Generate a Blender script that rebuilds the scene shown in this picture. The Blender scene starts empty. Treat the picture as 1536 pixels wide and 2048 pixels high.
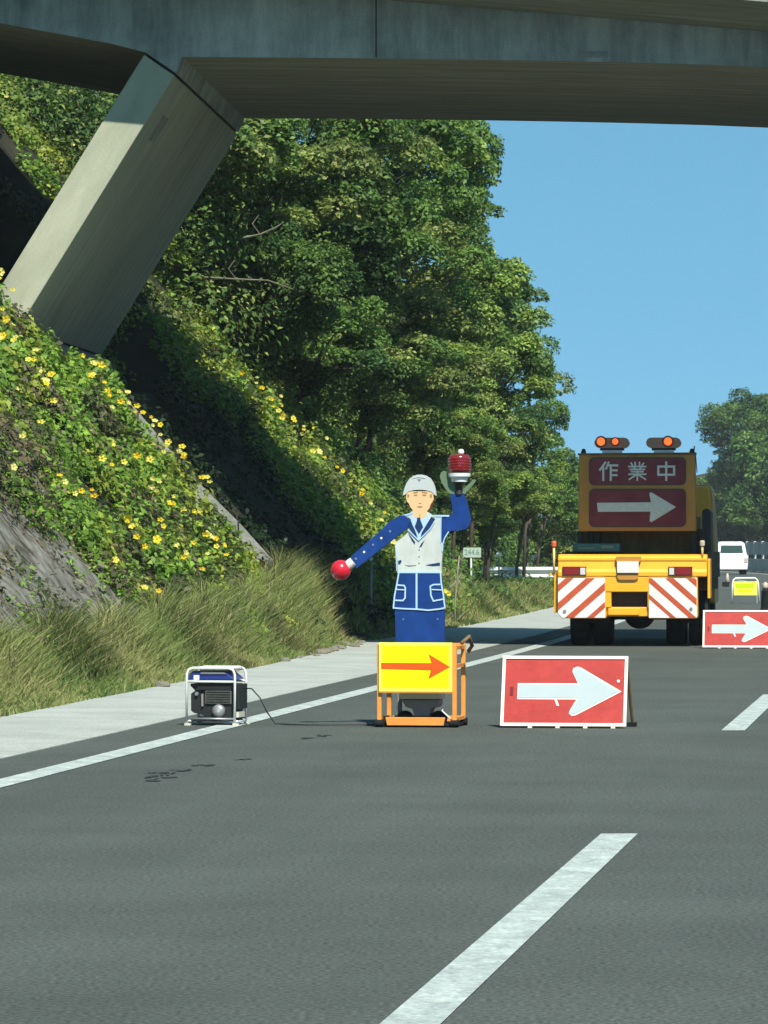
import bpy, bmesh, math, random
import numpy as np
from mathutils import Vector, Matrix

rng = np.random.default_rng(7)
random.seed(7)
scn = bpy.context.scene
COL = scn.collection

# ---------------------------------------------------------------- camera, sky, sun, exposure
F = 9400.0                      # focal length in photograph pixels (2048 high)
HY = 1092.0                     # row of the horizon
CH = 1.3                        # eye height above the road
cam = bpy.data.cameras.new('camera')
cam.sensor_fit = 'VERTICAL'; cam.sensor_height = 24.0; cam.lens = 24.0 * F / 2048.0
cam.clip_start = 0.5; cam.clip_end = 6000
co = bpy.data.objects.new('camera', cam); COL.objects.link(co)
co.location = (0, 0, CH); co.rotation_euler = (math.radians(90) + math.atan((HY - 1024) / F), 0, 0)
scn.camera = co

HAZE = 0.0002
SUN = Vector((0.22, -0.74, 1.0)).normalized()          # towards the sun
world = bpy.data.worlds.new('World'); scn.world = world; world.use_nodes = True
wn = world.node_tree.nodes; wl = world.node_tree.links
bg = wn['Background']
sky = wn.new('ShaderNodeTexSky'); sky.sky_type = 'NISHITA'; sky.sun_disc = False
sky.sun_elevation = math.asin(SUN.z); sky.sun_rotation = math.atan2(SUN.x, SUN.y)
sky.altitude = 3500; sky.air_density = 1.0; sky.dust_density = 0.0; sky.ozone_density = 4.0
tcw = wn.new('ShaderNodeTexCoord'); vadd = wn.new('ShaderNodeVectorMath'); vadd.operation = 'ADD'; vadd.inputs[1].default_value = (0, 0, 0.3)
vnm = wn.new('ShaderNodeVectorMath'); vnm.operation = 'NORMALIZE'; wl.new(tcw.outputs['Generated'], vadd.inputs[0]); wl.new(vadd.outputs[0], vnm.inputs[0]); wl.new(vnm.outputs[0], sky.inputs[0])
skm = wn.new('ShaderNodeMix'); skm.data_type = 'RGBA'; skm.blend_type = 'MULTIPLY'; skm.inputs[0].default_value = 1.0
skm.inputs[7].default_value = (0.76, 1.09, 0.82, 1); wl.new(sky.outputs[0], skm.inputs[6]); wl.new(skm.outputs[2], bg.inputs[0]); bg.inputs[1].default_value = 0.15
sl = bpy.data.lights.new('sun', 'SUN'); sl.energy = 3.8; sl.angle = math.radians(0.5); sl.color = (1.0, 0.95, 0.86)
so = bpy.data.objects.new('sun', sl); COL.objects.link(so); so.rotation_euler = SUN.to_track_quat('Z', 'Y').to_euler()
scn.view_settings.view_transform = 'Standard'; scn.view_settings.look = 'None'
scn.view_settings.exposure = 0.85; scn.view_settings.gamma = 1.0; scn.view_settings.use_curve_mapping = False
scn.render.engine = 'CYCLES'
scn.cycles.max_bounces = 6; scn.cycles.diffuse_bounces = 3; scn.cycles.transmission_bounces = 3
scn.cycles.transparent_max_bounces = 6

# ---------------------------------------------------------------- materials
def mat(name, col, rough=0.6, spec=0.3, metal=0.0, var=0.0, scale=3.0, bump=0.0, bscale=None, col2=None, stretch=None, detail=6, emit=None, coat=0.0, speck=0.0, streak=None, rot=None):
    m = bpy.data.materials.new(name); m.use_nodes = True
    N = m.node_tree.nodes; L = m.node_tree.links
    b = N['Principled BSDF']
    b.inputs['Base Color'].default_value = (*col, 1); b.inputs['Roughness'].default_value = rough
    b.inputs['Specular IOR Level'].default_value = spec; b.inputs['Metallic'].default_value = metal
    if coat: b.inputs['Coat Weight'].default_value = coat; b.inputs['Coat Roughness'].default_value = 0.15
    if emit:
        b.inputs['Emission Color'].default_value = (*emit[:3], 1); b.inputs['Emission Strength'].default_value = emit[3]
    if var or col2 or bump:
        tc = N.new('ShaderNodeTexCoord'); mp = N.new('ShaderNodeMapping'); L.new(tc.outputs['Object'], mp.inputs[0])
        if rot:
            m0 = N.new('ShaderNodeMapping'); m0.inputs['Rotation'].default_value = rot; L.new(tc.outputs['Object'], m0.inputs[0]); L.new(m0.outputs[0], mp.inputs[0])
        if stretch: mp.inputs['Scale'].default_value = stretch
        nz = N.new('ShaderNodeTexNoise'); nz.inputs['Scale'].default_value = scale; nz.inputs['Detail'].default_value = detail
        nz.inputs['Roughness'].default_value = 0.65
        L.new(mp.outputs[0], nz.inputs['Vector'])
        cr = N.new('ShaderNodeValToRGB'); cr.color_ramp.elements[0].position = 0.32; cr.color_ramp.elements[1].position = 0.7
        c2 = col2 if col2 else tuple(min(1, c * (1 + var)) for c in col)
        c1 = col if col2 else tuple(c * (1 - var) for c in col)
        cr.color_ramp.elements[0].color = (*c1, 1); cr.color_ramp.elements[1].color = (*c2, 1)
        L.new(nz.outputs['Fac'], cr.inputs[0])
        last = cr.outputs[0]
        if speck:
            n2 = N.new('ShaderNodeTexNoise'); n2.inputs['Scale'].default_value = 55; n2.inputs['Detail'].default_value = 3
            L.new(tc.outputs['Object'], n2.inputs['Vector'])
            r2 = N.new('ShaderNodeMapRange'); r2.inputs[1].default_value = 0.3; r2.inputs[2].default_value = 0.7
            r2.inputs[3].default_value = 1 - speck; r2.inputs[4].default_value = 1 + speck
            L.new(n2.outputs['Fac'], r2.inputs[0])
            mx = N.new('ShaderNodeMix'); mx.data_type = 'RGBA'; mx.blend_type = 'MULTIPLY'; mx.inputs[0].default_value = 1
            L.new(last, mx.inputs[6]); L.new(r2.outputs[0], mx.inputs[7]); last = mx.outputs[2]
        if streak:
            m3 = N.new('ShaderNodeMapping'); m3.inputs['Scale'].default_value = streak[:3]
            L.new(m0.outputs[0] if rot else tc.outputs['Object'], m3.inputs[0])
            n3 = N.new('ShaderNodeTexNoise'); n3.inputs['Scale'].default_value = 1.0; n3.inputs['Detail'].default_value = 7; n3.inputs['Roughness'].default_value = 0.7
            L.new(m3.outputs[0], n3.inputs['Vector'])
            r3 = N.new('ShaderNodeMapRange'); r3.inputs[1].default_value = 0.35; r3.inputs[2].default_value = 0.65
            r3.inputs[3].default_value = 1 - streak[3]; r3.inputs[4].default_value = 1 + streak[3] * .5
            L.new(n3.outputs['Fac'], r3.inputs[0])
            m4 = N.new('ShaderNodeMix'); m4.data_type = 'RGBA'; m4.blend_type = 'MULTIPLY'; m4.inputs[0].default_value = 1
            L.new(last, m4.inputs[6]); L.new(r3.outputs[0], m4.inputs[7]); last = m4.outputs[2]
        L.new(last, b.inputs['Base Color'])
        if bump:
            nb = N.new('ShaderNodeTexNoise'); nb.inputs['Scale'].default_value = bscale or scale * 8; nb.inputs['Detail'].default_value = 4
            L.new(tc.outputs['Object'], nb.inputs['Vector'])
            bp = N.new('ShaderNodeBump'); bp.inputs['Strength'].default_value = bump; bp.inputs['Distance'].default_value = 0.02
            L.new(nb.outputs['Fac'], bp.inputs['Height']); L.new(bp.outputs[0], b.inputs['Normal'])
    return m

def leaf_mat(name, trans=0.3, rough=0.5, spec=0.25):
    m = bpy.data.materials.new(name); m.use_nodes = True
    N = m.node_tree.nodes; L = m.node_tree.links
    b = N['Principled BSDF']; b.inputs['Roughness'].default_value = rough; b.inputs['Specular IOR Level'].default_value = spec
    at = N.new('ShaderNodeAttribute'); at.attribute_name = 'tint'
    L.new(at.outputs['Color'], b.inputs['Base Color'])
    tr = N.new('ShaderNodeBsdfTranslucent'); L.new(at.outputs['Color'], tr.inputs['Color'])
    mx = N.new('ShaderNodeMixShader'); mx.inputs[0].default_value = trans
    L.new(b.outputs[0], mx.inputs[1]); L.new(tr.outputs[0], mx.inputs[2])
    L.new(mx.outputs[0], N['Material Output'].inputs[0])
    return m

M = {}
M['asphalt'] = mat('asphalt', (0.066, 0.079, 0.07), 0.9, 0.2, scale=0.55, col2=(0.086, 0.101, 0.09), bump=0.6, bscale=60, speck=0.5, streak=(1.2, .05, 1, .09), rot=(0, 0, math.radians(6.7)))
M['asphalt_edge'] = mat('asphalt_edge', (0.068, 0.074, 0.066), 0.95, 0.2, scale=1.2, col2=(0.09, 0.097, 0.088), bump=0.5, bscale=60, speck=0.3)
M['tar'] = mat('tar', (0.028, 0.033, 0.031), 0.75, 0.3, var=0.3, scale=9)
M['paint'] = mat('road_paint', (0.36, 0.42, 0.39), 0.7, 0.3, scale=2.5, col2=(0.47, 0.53, 0.49), bump=0.2, bscale=60, speck=0.25, streak=(9, 4, 1, .3))
M['gutter'] = mat('gutter_concrete', (0.3, 0.33, 0.3), 0.9, 0.15, scale=1.4, col2=(0.4, 0.43, 0.39), bump=0.5, bscale=40, speck=0.22)
M['kerb'] = mat('slope_concrete', (0.2, 0.21, 0.18), 0.9, 0.15, scale=3, col2=(0.34, 0.35, 0.31), bump=0.6, bscale=30)
M['concrete'] = mat('bridge_concrete', (0.24, 0.25, 0.22), 0.9, 0.15, scale=0.9, col2=(0.33, 0.34, 0.3), bump=0.4, bscale=22, speck=0.1, detail=9)
M['concrete_leg'] = mat('leg_concrete', (0.36, 0.38, 0.27), 0.9, 0.15, scale=1.1, col2=(0.46, 0.475, 0.35), bump=0.12, bscale=25, speck=0.05, stretch=(1.6, 0.5, 0.6), rot=(0, math.radians(-32), 0), streak=(1, 7, .25, .22))
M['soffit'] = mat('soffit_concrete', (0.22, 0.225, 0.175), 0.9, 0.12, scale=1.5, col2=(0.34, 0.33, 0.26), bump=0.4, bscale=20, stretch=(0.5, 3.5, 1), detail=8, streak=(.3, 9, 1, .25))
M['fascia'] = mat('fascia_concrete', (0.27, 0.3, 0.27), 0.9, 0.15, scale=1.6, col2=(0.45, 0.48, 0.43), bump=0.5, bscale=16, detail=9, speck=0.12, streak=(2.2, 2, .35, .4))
M['dark_joint'] = mat('dark_joint', (0.02, 0.02, 0.02), 0.9)
M['soil'] = mat('slope_soil', (0.022, 0.024, 0.015), 0.95, 0.1, scale=1.6, col2=(0.055, 0.052, 0.034), bump=0.8, bscale=12)
M['rock'] = mat('weathered_slope', (0.05, 0.045, 0.033), 0.95, 0.1, scale=4.5, col2=(0.27, 0.27, 0.23), bump=0.8, bscale=14)
M['stone'] = mat('stone', (0.16, 0.15, 0.11), 0.9, 0.2, scale=8, col2=(0.3, 0.28, 0.22), bump=0.6, bscale=30)
M['bark'] = mat('bark', (0.05, 0.042, 0.03), 0.9, 0.15, scale=6, col2=(0.12, 0.105, 0.08), bump=0.6, bscale=20, stretch=(3, 3, 0.6))
M['dry_wood'] = mat('dry_wood', (0.2, 0.2, 0.15), 0.9, 0.15, scale=9, col2=(0.32, 0.32, 0.24), bump=0.4)
M['leaf'] = leaf_mat('leaves', 0.36)
M['grassm'] = leaf_mat('grass_blades', 0.3, 0.7, 0.15)
M['petal'] = leaf_mat('petals', 0.35, 0.6, 0.1)
M['yellow'] = mat('yellow_truck_paint', (0.93, 0.44, 0.02), 0.28, 0.5, var=0.06, scale=4, coat=0.4)
M['ochre'] = mat('ochre_sign_box_paint', (0.5, 0.235, 0.04), 0.5, 0.4, var=0.12, scale=3, bump=0.05)
M['bedpaint'] = mat('brown_bed', (0.14, 0.095, 0.03), 0.7, 0.3, var=0.35, scale=4, stretch=(4, 1, 0.8))
M['redpanel'] = mat('deep_red_display', (0.13, 0.014, 0.018), 0.45, 0.35, scale=2.2, col2=(0.22, 0.04, 0.05))
M['glyph'] = mat('pale_glyph', (0.62, 0.7, 0.64), 0.5, 0.4, var=0.1, scale=20)
M['black'] = mat('black_rubber', (0.015, 0.016, 0.017), 0.85, 0.2, var=0.3, scale=8)
M['blackp'] = mat('black_plastic', (0.02, 0.021, 0.022), 0.5, 0.4)
M['steel'] = mat('grey_steel', (0.3, 0.31, 0.31), 0.45, 0.5, metal=0.5, var=0.12, scale=8)
M['teal'] = mat('teal_toolbox', (0.02, 0.13, 0.15), 0.5, 0.4, var=0.2, scale=5)
M['white'] = mat('white_paint', (0.75, 0.77, 0.74), 0.45, 0.4, var=0.05, scale=5)
M['whitecar'] = mat('white_car_paint', (0.78, 0.82, 0.8), 0.25, 0.5, coat=0.6)
M['refl_white'] = mat('reflective_white', (0.8, 0.79, 0.73), 0.5, 0.4, var=0.06, scale=5, streak=(4, 4, 1, .16))
M['stripe'] = mat('faded_orange_red_stripe', (0.5, 0.09, 0.035), 0.5, 0.4, var=0.12, scale=6)
M['lens_red'] = mat('red_lens', (0.22, 0.01, 0.01), 0.2, 0.5, coat=0.4)
M['lens_dark'] = mat('dark_lens_housing', (0.07, 0.03, 0.02), 0.3, 0.5)
M['lens_white'] = mat('clear_lens', (0.6, 0.6, 0.56), 0.2, 0.5)
M['amber_dim'] = mat('amber_lamp_cover', (0.3, 0.1, 0.015), 0.2, 0.6, coat=0.5)
M['amber_lit'] = mat('lit_amber_lamp', (0.5, 0.1, 0.02), 0.4, 0.4, emit=(1.0, 0.1, 0.015, 1.3))
M['signred'] = mat('sign_red', (0.38, 0.03, 0.026), 0.6, 0.3, scale=5, col2=(0.48, 0.05, 0.038), speck=0.06, streak=(3, 3, 12, .14))
M['signwhite'] = mat('sign_reflective_arrow', (0.4, 0.49, 0.49), 0.5, 0.35, var=0.04, scale=6)
M['cream'] = mat('cream_frame', (0.85, 0.82, 0.7), 0.5, 0.4, var=0.05, scale=9)
M['mark'] = mat('dark_red_mark', (0.16, 0.01, 0.01), 0.6)
M['brown'] = mat('rusty_brown_leg', (0.17, 0.12, 0.06), 0.7, 0.3, var=0.25, scale=9)
M['orange'] = mat('orange_frame_paint', (0.8, 0.31, 0.06), 0.5, 0.4, var=0.12, scale=11)
M['fluo'] = mat('fluorescent_yellow', (0.86, 0.98, 0.0), 0.5, 0.3)
M['fluo2'] = mat('fluorescent_yellow_border', (0.95, 0.93, 0.12), 0.5, 0.3)
M['fluoband'] = mat('fluorescent_green_band', (0.55, 0.85, 0.0), 0.5, 0.3)
M['arrowred'] = mat('orange_red_arrow', (0.72, 0.1, 0.01), 0.55, 0.3)
M['blue'] = mat('uniform_blue', (0.005, 0.045, 0.22), 0.5, 0.35, var=0.2, scale=7, streak=(12, 4, 5, .18))
M['navy'] = mat('uniform_navy', (0.008, 0.035, 0.12), 0.55, 0.3)
M['pale_blue'] = mat('pale_blue_piping', (0.42, 0.62, 0.8), 0.5, 0.3)
M['vest'] = mat('vest_white', (0.56, 0.61, 0.56), 0.55, 0.3, var=0.05, scale=5, streak=(12, 4, 5, .1))
M['helmet'] = mat('helmet_white', (0.5, 0.55, 0.53), 0.45, 0.4)
M['skin'] = mat('printed_skin', (0.75, 0.5, 0.26), 0.6, 0.3)
M['skin_line'] = mat('printed_brown_line', (0.4, 0.24, 0.1), 0.6, 0.2)
M['hair'] = mat('printed_brown_hair', (0.13, 0.045, 0.02), 0.6, 0.2)
M['glove'] = mat('grey_green_glove', (0.13, 0.2, 0.12), 0.7, 0.2)
M['redball'] = mat('red_plastic_globe', (0.62, 0.012, 0.03), 0.25, 0.5, coat=0.5)
M['redlamp'] = mat('dark_red_lamp_glass', (0.2, 0.006, 0.006), 0.15, 0.6, coat=0.7)
M['tankblue'] = mat('blue_fuel_tank', (0.015, 0.035, 0.2), 0.35, 0.5, coat=0.3)
M['enginegrey'] = mat('engine_grey', (0.1, 0.1, 0.085), 0.5, 0.4, var=0.3, scale=20)
M['ivory'] = mat('ivory_machine_cover', (0.62, 0.6, 0.5), 0.5, 0.3)
M['greybox'] = mat('grey_battery_box', (0.26, 0.24, 0.23), 0.6, 0.3, var=0.1, scale=8)
M['glass'] = mat('dark_window_glass', (0.03, 0.06, 0.045), 0.1, 0.6)
M['plate_y'] = mat('yellow_plate', (0.75, 0.55, 0.2), 0.5, 0.3)
M['rail'] = mat('galvanised_rail', (0.5, 0.54, 0.5), 0.5, 0.4, var=0.08, scale=3)
M['panelw'] = mat('pale_barrier_panel', (0.38, 0.42, 0.38), 0.6, 0.3, var=0.2, scale=1.2)
M['signface'] = mat('weathered_sign_face', (0.42, 0.52, 0.44), 0.6, 0.3, var=0.08, scale=9)
M['signink'] = mat('faded_green_ink', (0.13, 0.25, 0.2), 0.6, 0.2)
M['beige'] = mat('beige_plastic', (0.5, 0.42, 0.34), 0.6, 0.3)
M['oranger'] = mat('orange_red_plastic', (0.7, 0.12, 0.04), 0.5, 0.3)

# ---------------------------------------------------------------- helpers
def tag(o, label=None, cat=None, group=None, kind=None):
    if label: o['label'] = label
    if cat: o['category'] = cat
    if group: o['group'] = group
    if kind: o['kind'] = kind
    return o

def empty(name, loc=(0, 0, 0), rz=0.0, **k):
    o = bpy.data.objects.new(name, None); COL.objects.link(o); o.location = loc; o.rotation_euler = (0, 0, rz)
    o.empty_display_size = 0.2
    return tag(o, **k)

class MB:
    def __init__(s): s.v = []; s.f = []
    def add(s, vs, fs):
        b = len(s.v); s.v += [tuple(p) for p in vs]; s.f += [tuple(i + b for i in f) for f in fs]; return s
    def box(s, x0, x1, y0, y1, z0, z1):
        return s.add([(x, y, z) for z in (z0, z1) for y in (y0, y1) for x in (x0, x1)],
                     [(0, 2, 3, 1), (4, 5, 7, 6), (0, 1, 5, 4), (2, 6, 7, 3), (0, 4, 6, 2), (1, 3, 7, 5)])
    def prism(s, poly, y0, y1):          # outline in x,z extruded along y
        n = len(poly)
        ar = sum(poly[i][0] * poly[(i + 1) % n][1] - poly[(i + 1) % n][0] * poly[i][1] for i in range(n))
        if ar < 0: poly = poly[::-1]
        vs = [(p[0], y0, p[1]) for p in poly] + [(p[0], y1, p[1]) for p in poly]
        fs = [tuple(range(n)), tuple(range(2 * n - 1, n - 1, -1))] + [(i, i + n, (i + 1) % n + n, (i + 1) % n) for i in range(n)]
        return s.add(vs, fs)
    def loft(s, rings, cap=True):
        n = len(rings[0]); vs = [p for r in rings for p in r]; fs = []
        for k in range(len(rings) - 1):
            for i in range(n):
                j = (i + 1) % n; fs.append((k * n + i, k * n + j, (k + 1) * n + j, (k + 1) * n + i))
        if cap: fs += [tuple(range(n - 1, -1, -1)), tuple(range((len(rings) - 1) * n, len(rings) * n))]
        return s.add(vs, fs)
    def tube(s, pts, r, n=8):
        pts = [Vector(p) for p in pts]; rr = r if isinstance(r, (list, tuple)) else [r] * len(pts); rings = []
        up = None
        for i, p in enumerate(pts):
            d = (pts[min(i + 1, len(pts) - 1)] - pts[max(i - 1, 0)]).normalized()
            if up is None or abs(d.dot(up)) > 0.95: up = Vector((0, 0, 1)) if abs(d.z) < 0.9 else Vector((0, 1, 0))
            a = d.cross(up).normalized(); b = a.cross(d)
            rings.append([tuple(p + rr[i] * (math.cos(t) * a + math.sin(t) * b)) for t in (2 * math.pi * k / n for k in range(n))])
        return s.loft(rings)
    def lathe(s, prof, c, axis='z', n=20):
        rings = []
        for r, h in prof:
            ring = []
            for k in range(n):
                t = 2 * math.pi * k / n; a, b = r * math.cos(t), r * math.sin(t)
                ring.append((c[0] + a, c[1] + b, c[2] + h) if axis == 'z' else (c[0] + h, c[1] + a, c[2] + b) if axis == 'x' else (c[0] + a, c[1] + h, c[2] + b))
            rings.append(ring)
        return s.loft(rings)
    def build(s, name, m, parent=None, smooth=False, bevel=0.0, seg=2, **k):
        me = bpy.data.meshes.new(name); me.from_pydata(s.v, [], s.f); me.materials.append(m)
        bm = bmesh.new(); bm.from_mesh(me); bmesh.ops.recalc_face_normals(bm, faces=bm.faces); bm.to_mesh(me); bm.free()
        if smooth: me.polygons.foreach_set('use_smooth', [True] * len(me.polygons))
        o = bpy.data.objects.new(name, me); COL.objects.link(o); o.parent = parent
        if bevel:
            bv = o.modifiers.new('bevel', 'BEVEL'); bv.width = bevel; bv.segments = seg; bv.limit_method = 'ANGLE'; bv.angle_limit = math.radians(40)
        return tag(o, **k)

def copy_tree(o, parent=None):
    c = o.copy(); COL.objects.link(c); c.parent = parent
    for ch in list(o.children): copy_tree(ch, c)
    return c

def rounded(x0, x1, z0, z1, r, n=5):
    pts = []
    for cx, cz, a0 in ((x1 - r, z1 - r, 0), (x0 + r, z1 - r, 90), (x0 + r, z0 + r, 180), (x1 - r, z0 + r, 270)):
        for k in range(n + 1):
            a = math.radians(a0 + 90 * k / n); pts.append((cx + r * math.cos(a), cz + r * math.sin(a)))
    return pts

# ---------------------------------------------------------------- the lie of the land: road axis, slope
def axis(Y):                              # X of the dashed lane line
    Y = np.asarray(Y, float)
    return -1.42 + 0.1174 * Y - 3.66e-4 * np.clip(Y - 50, 0, None) ** 2 * np.where(Y > 50, 1, 0)
def NG(Y): return np.interp(Y, [-60, 35, 50, 63, 75, 104, 500], [-5.6, -5.56, -5.75, -6.15, -5.86, -5.7, -5.7])
def NT(Y): return np.interp(Y, [-60, 80, 112, 500], [-6.3, -6.3, -8.6, -8.6])
def wob(x, y): return np.sin(x * 1.7 + 0.6 * np.sin(y * 0.9)) * np.cos(y * 1.3 + 0.5 * np.sin(x * 1.1))
def H(n, Y):
    n = np.asarray(n, float); Y = np.asarray(Y, float)
    ng = NG(Y); nt = NT(Y)
    berm = np.clip((ng - n) / 0.8, 0, 1) * 0.10
    s = np.clip(nt - n, 0, None)
    z = np.minimum(s * 1.2, 9.0) + np.clip(s - 7.5, 0, 14) * 0.42
    z = z + berm + np.clip(s, 0, 1.5) / 1.5 * 0.10 * wob(n * 1.3, Y * 1.1)
    bay = np.clip((Y - 55.6) / 1.6, 0, 1) * np.clip((69.0 - Y) / 1.2, 0, 1); cut = 3.35 + np.clip(-12.4 - n, 0, None) * 2.6
    z = np.where(n < -6, z + bay * (np.minimum(z, cut) - z), z)
    r = np.clip(n - 17.5, 0, None)
    z = z + np.minimum(r * 0.6, 6) + np.clip(r - 10, 0, 30) * 0.2
    return np.where((n > ng) & (n < 17.5), 0.0, z)
def ground(n, Y): return Vector((float(axis(Y) + n), float(Y), float(H(n, Y))))
def HX(X, Y): return float(H(X - axis(Y), Y))

def ribbon(name, m, n0, n1, Ys, z, parent=None, nn=1, **k):
    vs = []; fs = []
    for Y in Ys:
        a = n0(Y) if callable(n0) else n0; b = n1(Y) if callable(n1) else n1
        for i in range(nn + 1):
            n = a + (b - a) * i / nn
            vs.append((float(axis(Y)) + n, Y, z))
    for j in range(len(Ys) - 1):
        for i in range(nn):
            p = j * (nn + 1) + i; fs.append((p, p + 1, p + nn + 2, p + nn + 1))
    me = bpy.data.meshes.new(name); me.from_pydata(vs, [], fs); me.materials.append(m)
    o = bpy.data.objects.new(name, me); COL.objects.link(o); o.parent = parent
    return tag(o, **k)

YS = list(range(-40, 50, 6)) + list(range(50, 460, 4))
g = MB().add([(-500, -60, -0.35), (500, -60, -0.35), (500, 900, -0.35), (-500, 900, -0.35)], [(0, 1, 2, 3)]).build('ground', M['soil'], kind='structure')
ribbon('asphalt_road', M['asphalt'], -4.28, 4.75, YS, 0.0, kind='structure')
road2 = ribbon('far_carriageway', M['asphalt'], 6.6, 15.4, YS, 0.0, kind='structure')
# concrete gutter strip laid in bays with open joints
gut = empty('concrete_gutter', kind='structure')
Yb = [y for y in np.arange(-20, 200, 5.0)]
for i, y in enumerate(Yb):
    mb = MB(); ys = np.linspace(y + 0.012, y + 4.988, 5); top = []; 
    a = [(float(axis(v)) + float(NG(v)) - 0.25, v, 0.03) for v in ys]; b = [(float(axis(v)) - 4.28, v, 0.006) for v in ys]
    a2 = [(p[0], p[1], -0.1) for p in a]; b2 = [(p[0], p[1], -0.1) for p in b]
    n = len(ys); vs = a + b + b2 + a2; fs = []
    for k in range(n - 1):
        for r in range(4): fs.append((r * n + k, r * n + k + 1, ((r + 1) % 4) * n + k + 1, ((r + 1) % 4) * n + k))
    fs += [(0, n, 2 * n, 3 * n), (n - 1, 4 * n - 1, 3 * n - 1, 2 * n - 1)]
    mb.add(vs, fs).build('concrete_bay', M['gutter'], gut)
# lines
lines = empty('lane_markings', kind='structure')
ribbon('edge_line', M['paint'], -3.79, -3.6, YS, 0.004, lines)
ribbon('edge_line', M['paint'], 3.6, 3.79, YS, 0.004, lines)
ribbon('edge_line', M['paint'], 14.4, 14.6, YS, 0.004, lines)
for y0 in (12.3, 33.05, 53.0, 73.0, 93.0, 113.0, 133.0, 153.0, 173.0, 193.0, 213.0):
    y1 = 21.2 if y0 < 13 else y0 + 8
    ribbon('lane_dash', M['paint'], -0.09, 0.075, list(np.linspace(y0, y1, 4)), 0.004, lines)
# left slope and the rest of the terrain as one sheet
def terrain(name, ns, Ys, m):
    NN, YY = np.meshgrid(ns, Ys); Z = H(NN, YY); X = axis(YY) + NN
    vs = np.stack([X.ravel(), YY.ravel(), Z.ravel()], 1); c = len(ns); fs = []
    for j in range(len(Ys) - 1):
        for i in range(c - 1):
            p = j * c + i; fs.append((p, p + 1, p + c + 1, p + c))
    me = bpy.data.meshes.new(name); me.from_pydata(vs.tolist(), [], fs); me.materials.append(m)
    me.polygons.foreach_set('use_smooth', [True] * len(me.polygons))
    o = bpy.data.objects.new(name, me); COL.objects.link(o); return tag(o, kind='structure')
nl = list(np.arange(-60, -14, 3.0)) + list(np.arange(-14, -5.2, 0.2)) 
Yt = list(np.arange(-40, 30, 5.0)) + list(np.arange(30, 130, 0.6)) + list(np.arange(130, 460, 5.0))
# the terrain dips under the gutter slab at its edge
_H = H
sl_o = terrain('roadside_slope', [n for n in nl if n < -6.2] + [-6.2, -6.0, -5.8], Yt, M['soil'])
for v in sl_o.data.vertices:
    n = v.co.x - float(axis(v.co.y))
    if n > NG(v.co.y) - 0.06: v.co.z = -0.04
m_ = M['soil']
# weathered bare patch and soil mixed by height noise in one material
sm = M['soil']; N_ = sm.node_tree.nodes; L_ = sm.node_tree.links
terrain('far_slope', list(np.arange(17.4, 60, 3.0)), Yt, M['soil'])
ribbon('median', M['asphalt_edge'], 4.7, 6.65, YS, 0.012, kind='structure')
# bare weathered face of the slope nearest the road on the left
bare_n = np.arange(-13.5, -6.35, 0.15); bare_Y = np.arange(34, 49.3, 0.4)
NN, YY = np.meshgrid(bare_n, bare_Y); Z = H(NN, YY) + 0.05 + 0.05 * wob(NN * 4, YY * 3) + 0.03 * wob(NN * 9, YY * 8)
vs = np.stack([(axis(YY) + NN).ravel(), YY.ravel(), Z.ravel()], 1); c = len(bare_n)
fs = [(j * c + i, j * c + i + 1, (j + 1) * c + i + 1, (j + 1) * c + i) for j in range(len(bare_Y) - 1) for i in range(c - 1)]
me = bpy.data.meshes.new('weathered_slope_face'); me.from_pydata(vs.tolist(), [], fs); me.materials.append(M['rock'])
o = bpy.data.objects.new('weathered_slope_face', me); COL.objects.link(o); tag(o, kind='structure')

# dark tar patches on the asphalt
stains = empty('road_stains', kind='structure')
def blob(px, py, w, d, sd):
    """a smeared tar stain: several ragged overlapping-free flecks"""
    r = random.Random(sd); Y0 = CH * F / (py - HY); X0 = (px - 768) / F * Y0; mb = MB()
    for q in range(9):
        cx = X0 + r.uniform(-1, 1) * w * 1.2; cy = Y0 + r.uniform(-1, 1) * d * 1.2; rw = w * r.uniform(.25, .75) * (.5 if q > 3 else 1); rd = d * r.uniform(.3, .8) * (.5 if q > 3 else 1)
        p = []
        for k in range(13):
            a = 2 * math.pi * k / 13; t = r.uniform(0.45, 1.1); p.append((cx + rw * t * math.cos(a), cy + rd * t * math.sin(a), 0.003 + q * .0002))
        mb.add(p, [tuple(range(13))])
    mb.build('tar_stain', M['tar'], stains)
for i, a in enumerate([(308, 1558, .07, .2), (322, 1549, .06, .2), (357, 1541, .05, .12), (402, 1532, .05, .12), (483, 1519, .05, .08), (618, 1477, .05, .1), (648, 1472, .05, .14)]): blob(*a, i)

# ---------------------------------------------------------------- overpass
BA = math.radians(-3.6)
br = empty('overpass', (-2.49, 58.0, 0), BA, label='grey concrete overpass crossing the road on a slanted leg', cat='bridge')
GR = -0.09
def zroot(u): return 8.25 + GR * u
def thick(u):
    w = 7.5 if u > 0 else 5.5
    if u > 12: return thick(24 - u) if u < 24 else 0.42 + 0.49 * max(0, 1 - (u - 24) / 5.5) ** 1.2
    return 0.42 + 0.49 * max(0, 1 - abs(u) / w) ** 1.2
BW = 8.3
us = [-14, -10, -7, -5.5, -4, -3, -2.2, -1.5, -0.9]
def soff(u): return zroot(u) - thick(u)
prof_low = [(u, soff(u)) for u in us] + [(-0.46, 7.40), (-0.08, 7.14), (0.0, soff(0) + 0.0)]
prof_low += [(u, soff(u)) for u in (0.7, 1.5, 2.5, 3.5, 4.5, 5.5, 6.5, 7.5, 9, 12, 15, 17, 18.5, 20, 21.5, 22.5, 23.3, 24)]
zr = soff(24.0)
prof_low += [(24.08, zr - 0.25), (24.5, zr - 0.05)] + [(u, soff(u)) for u in (25, 26, 27.5, 30, 36)]
top = [(36, zroot(36)), (24, zroot(24)), (12, zroot(12)), (0, zroot(0)), (-14, zroot(-14))]
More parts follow.
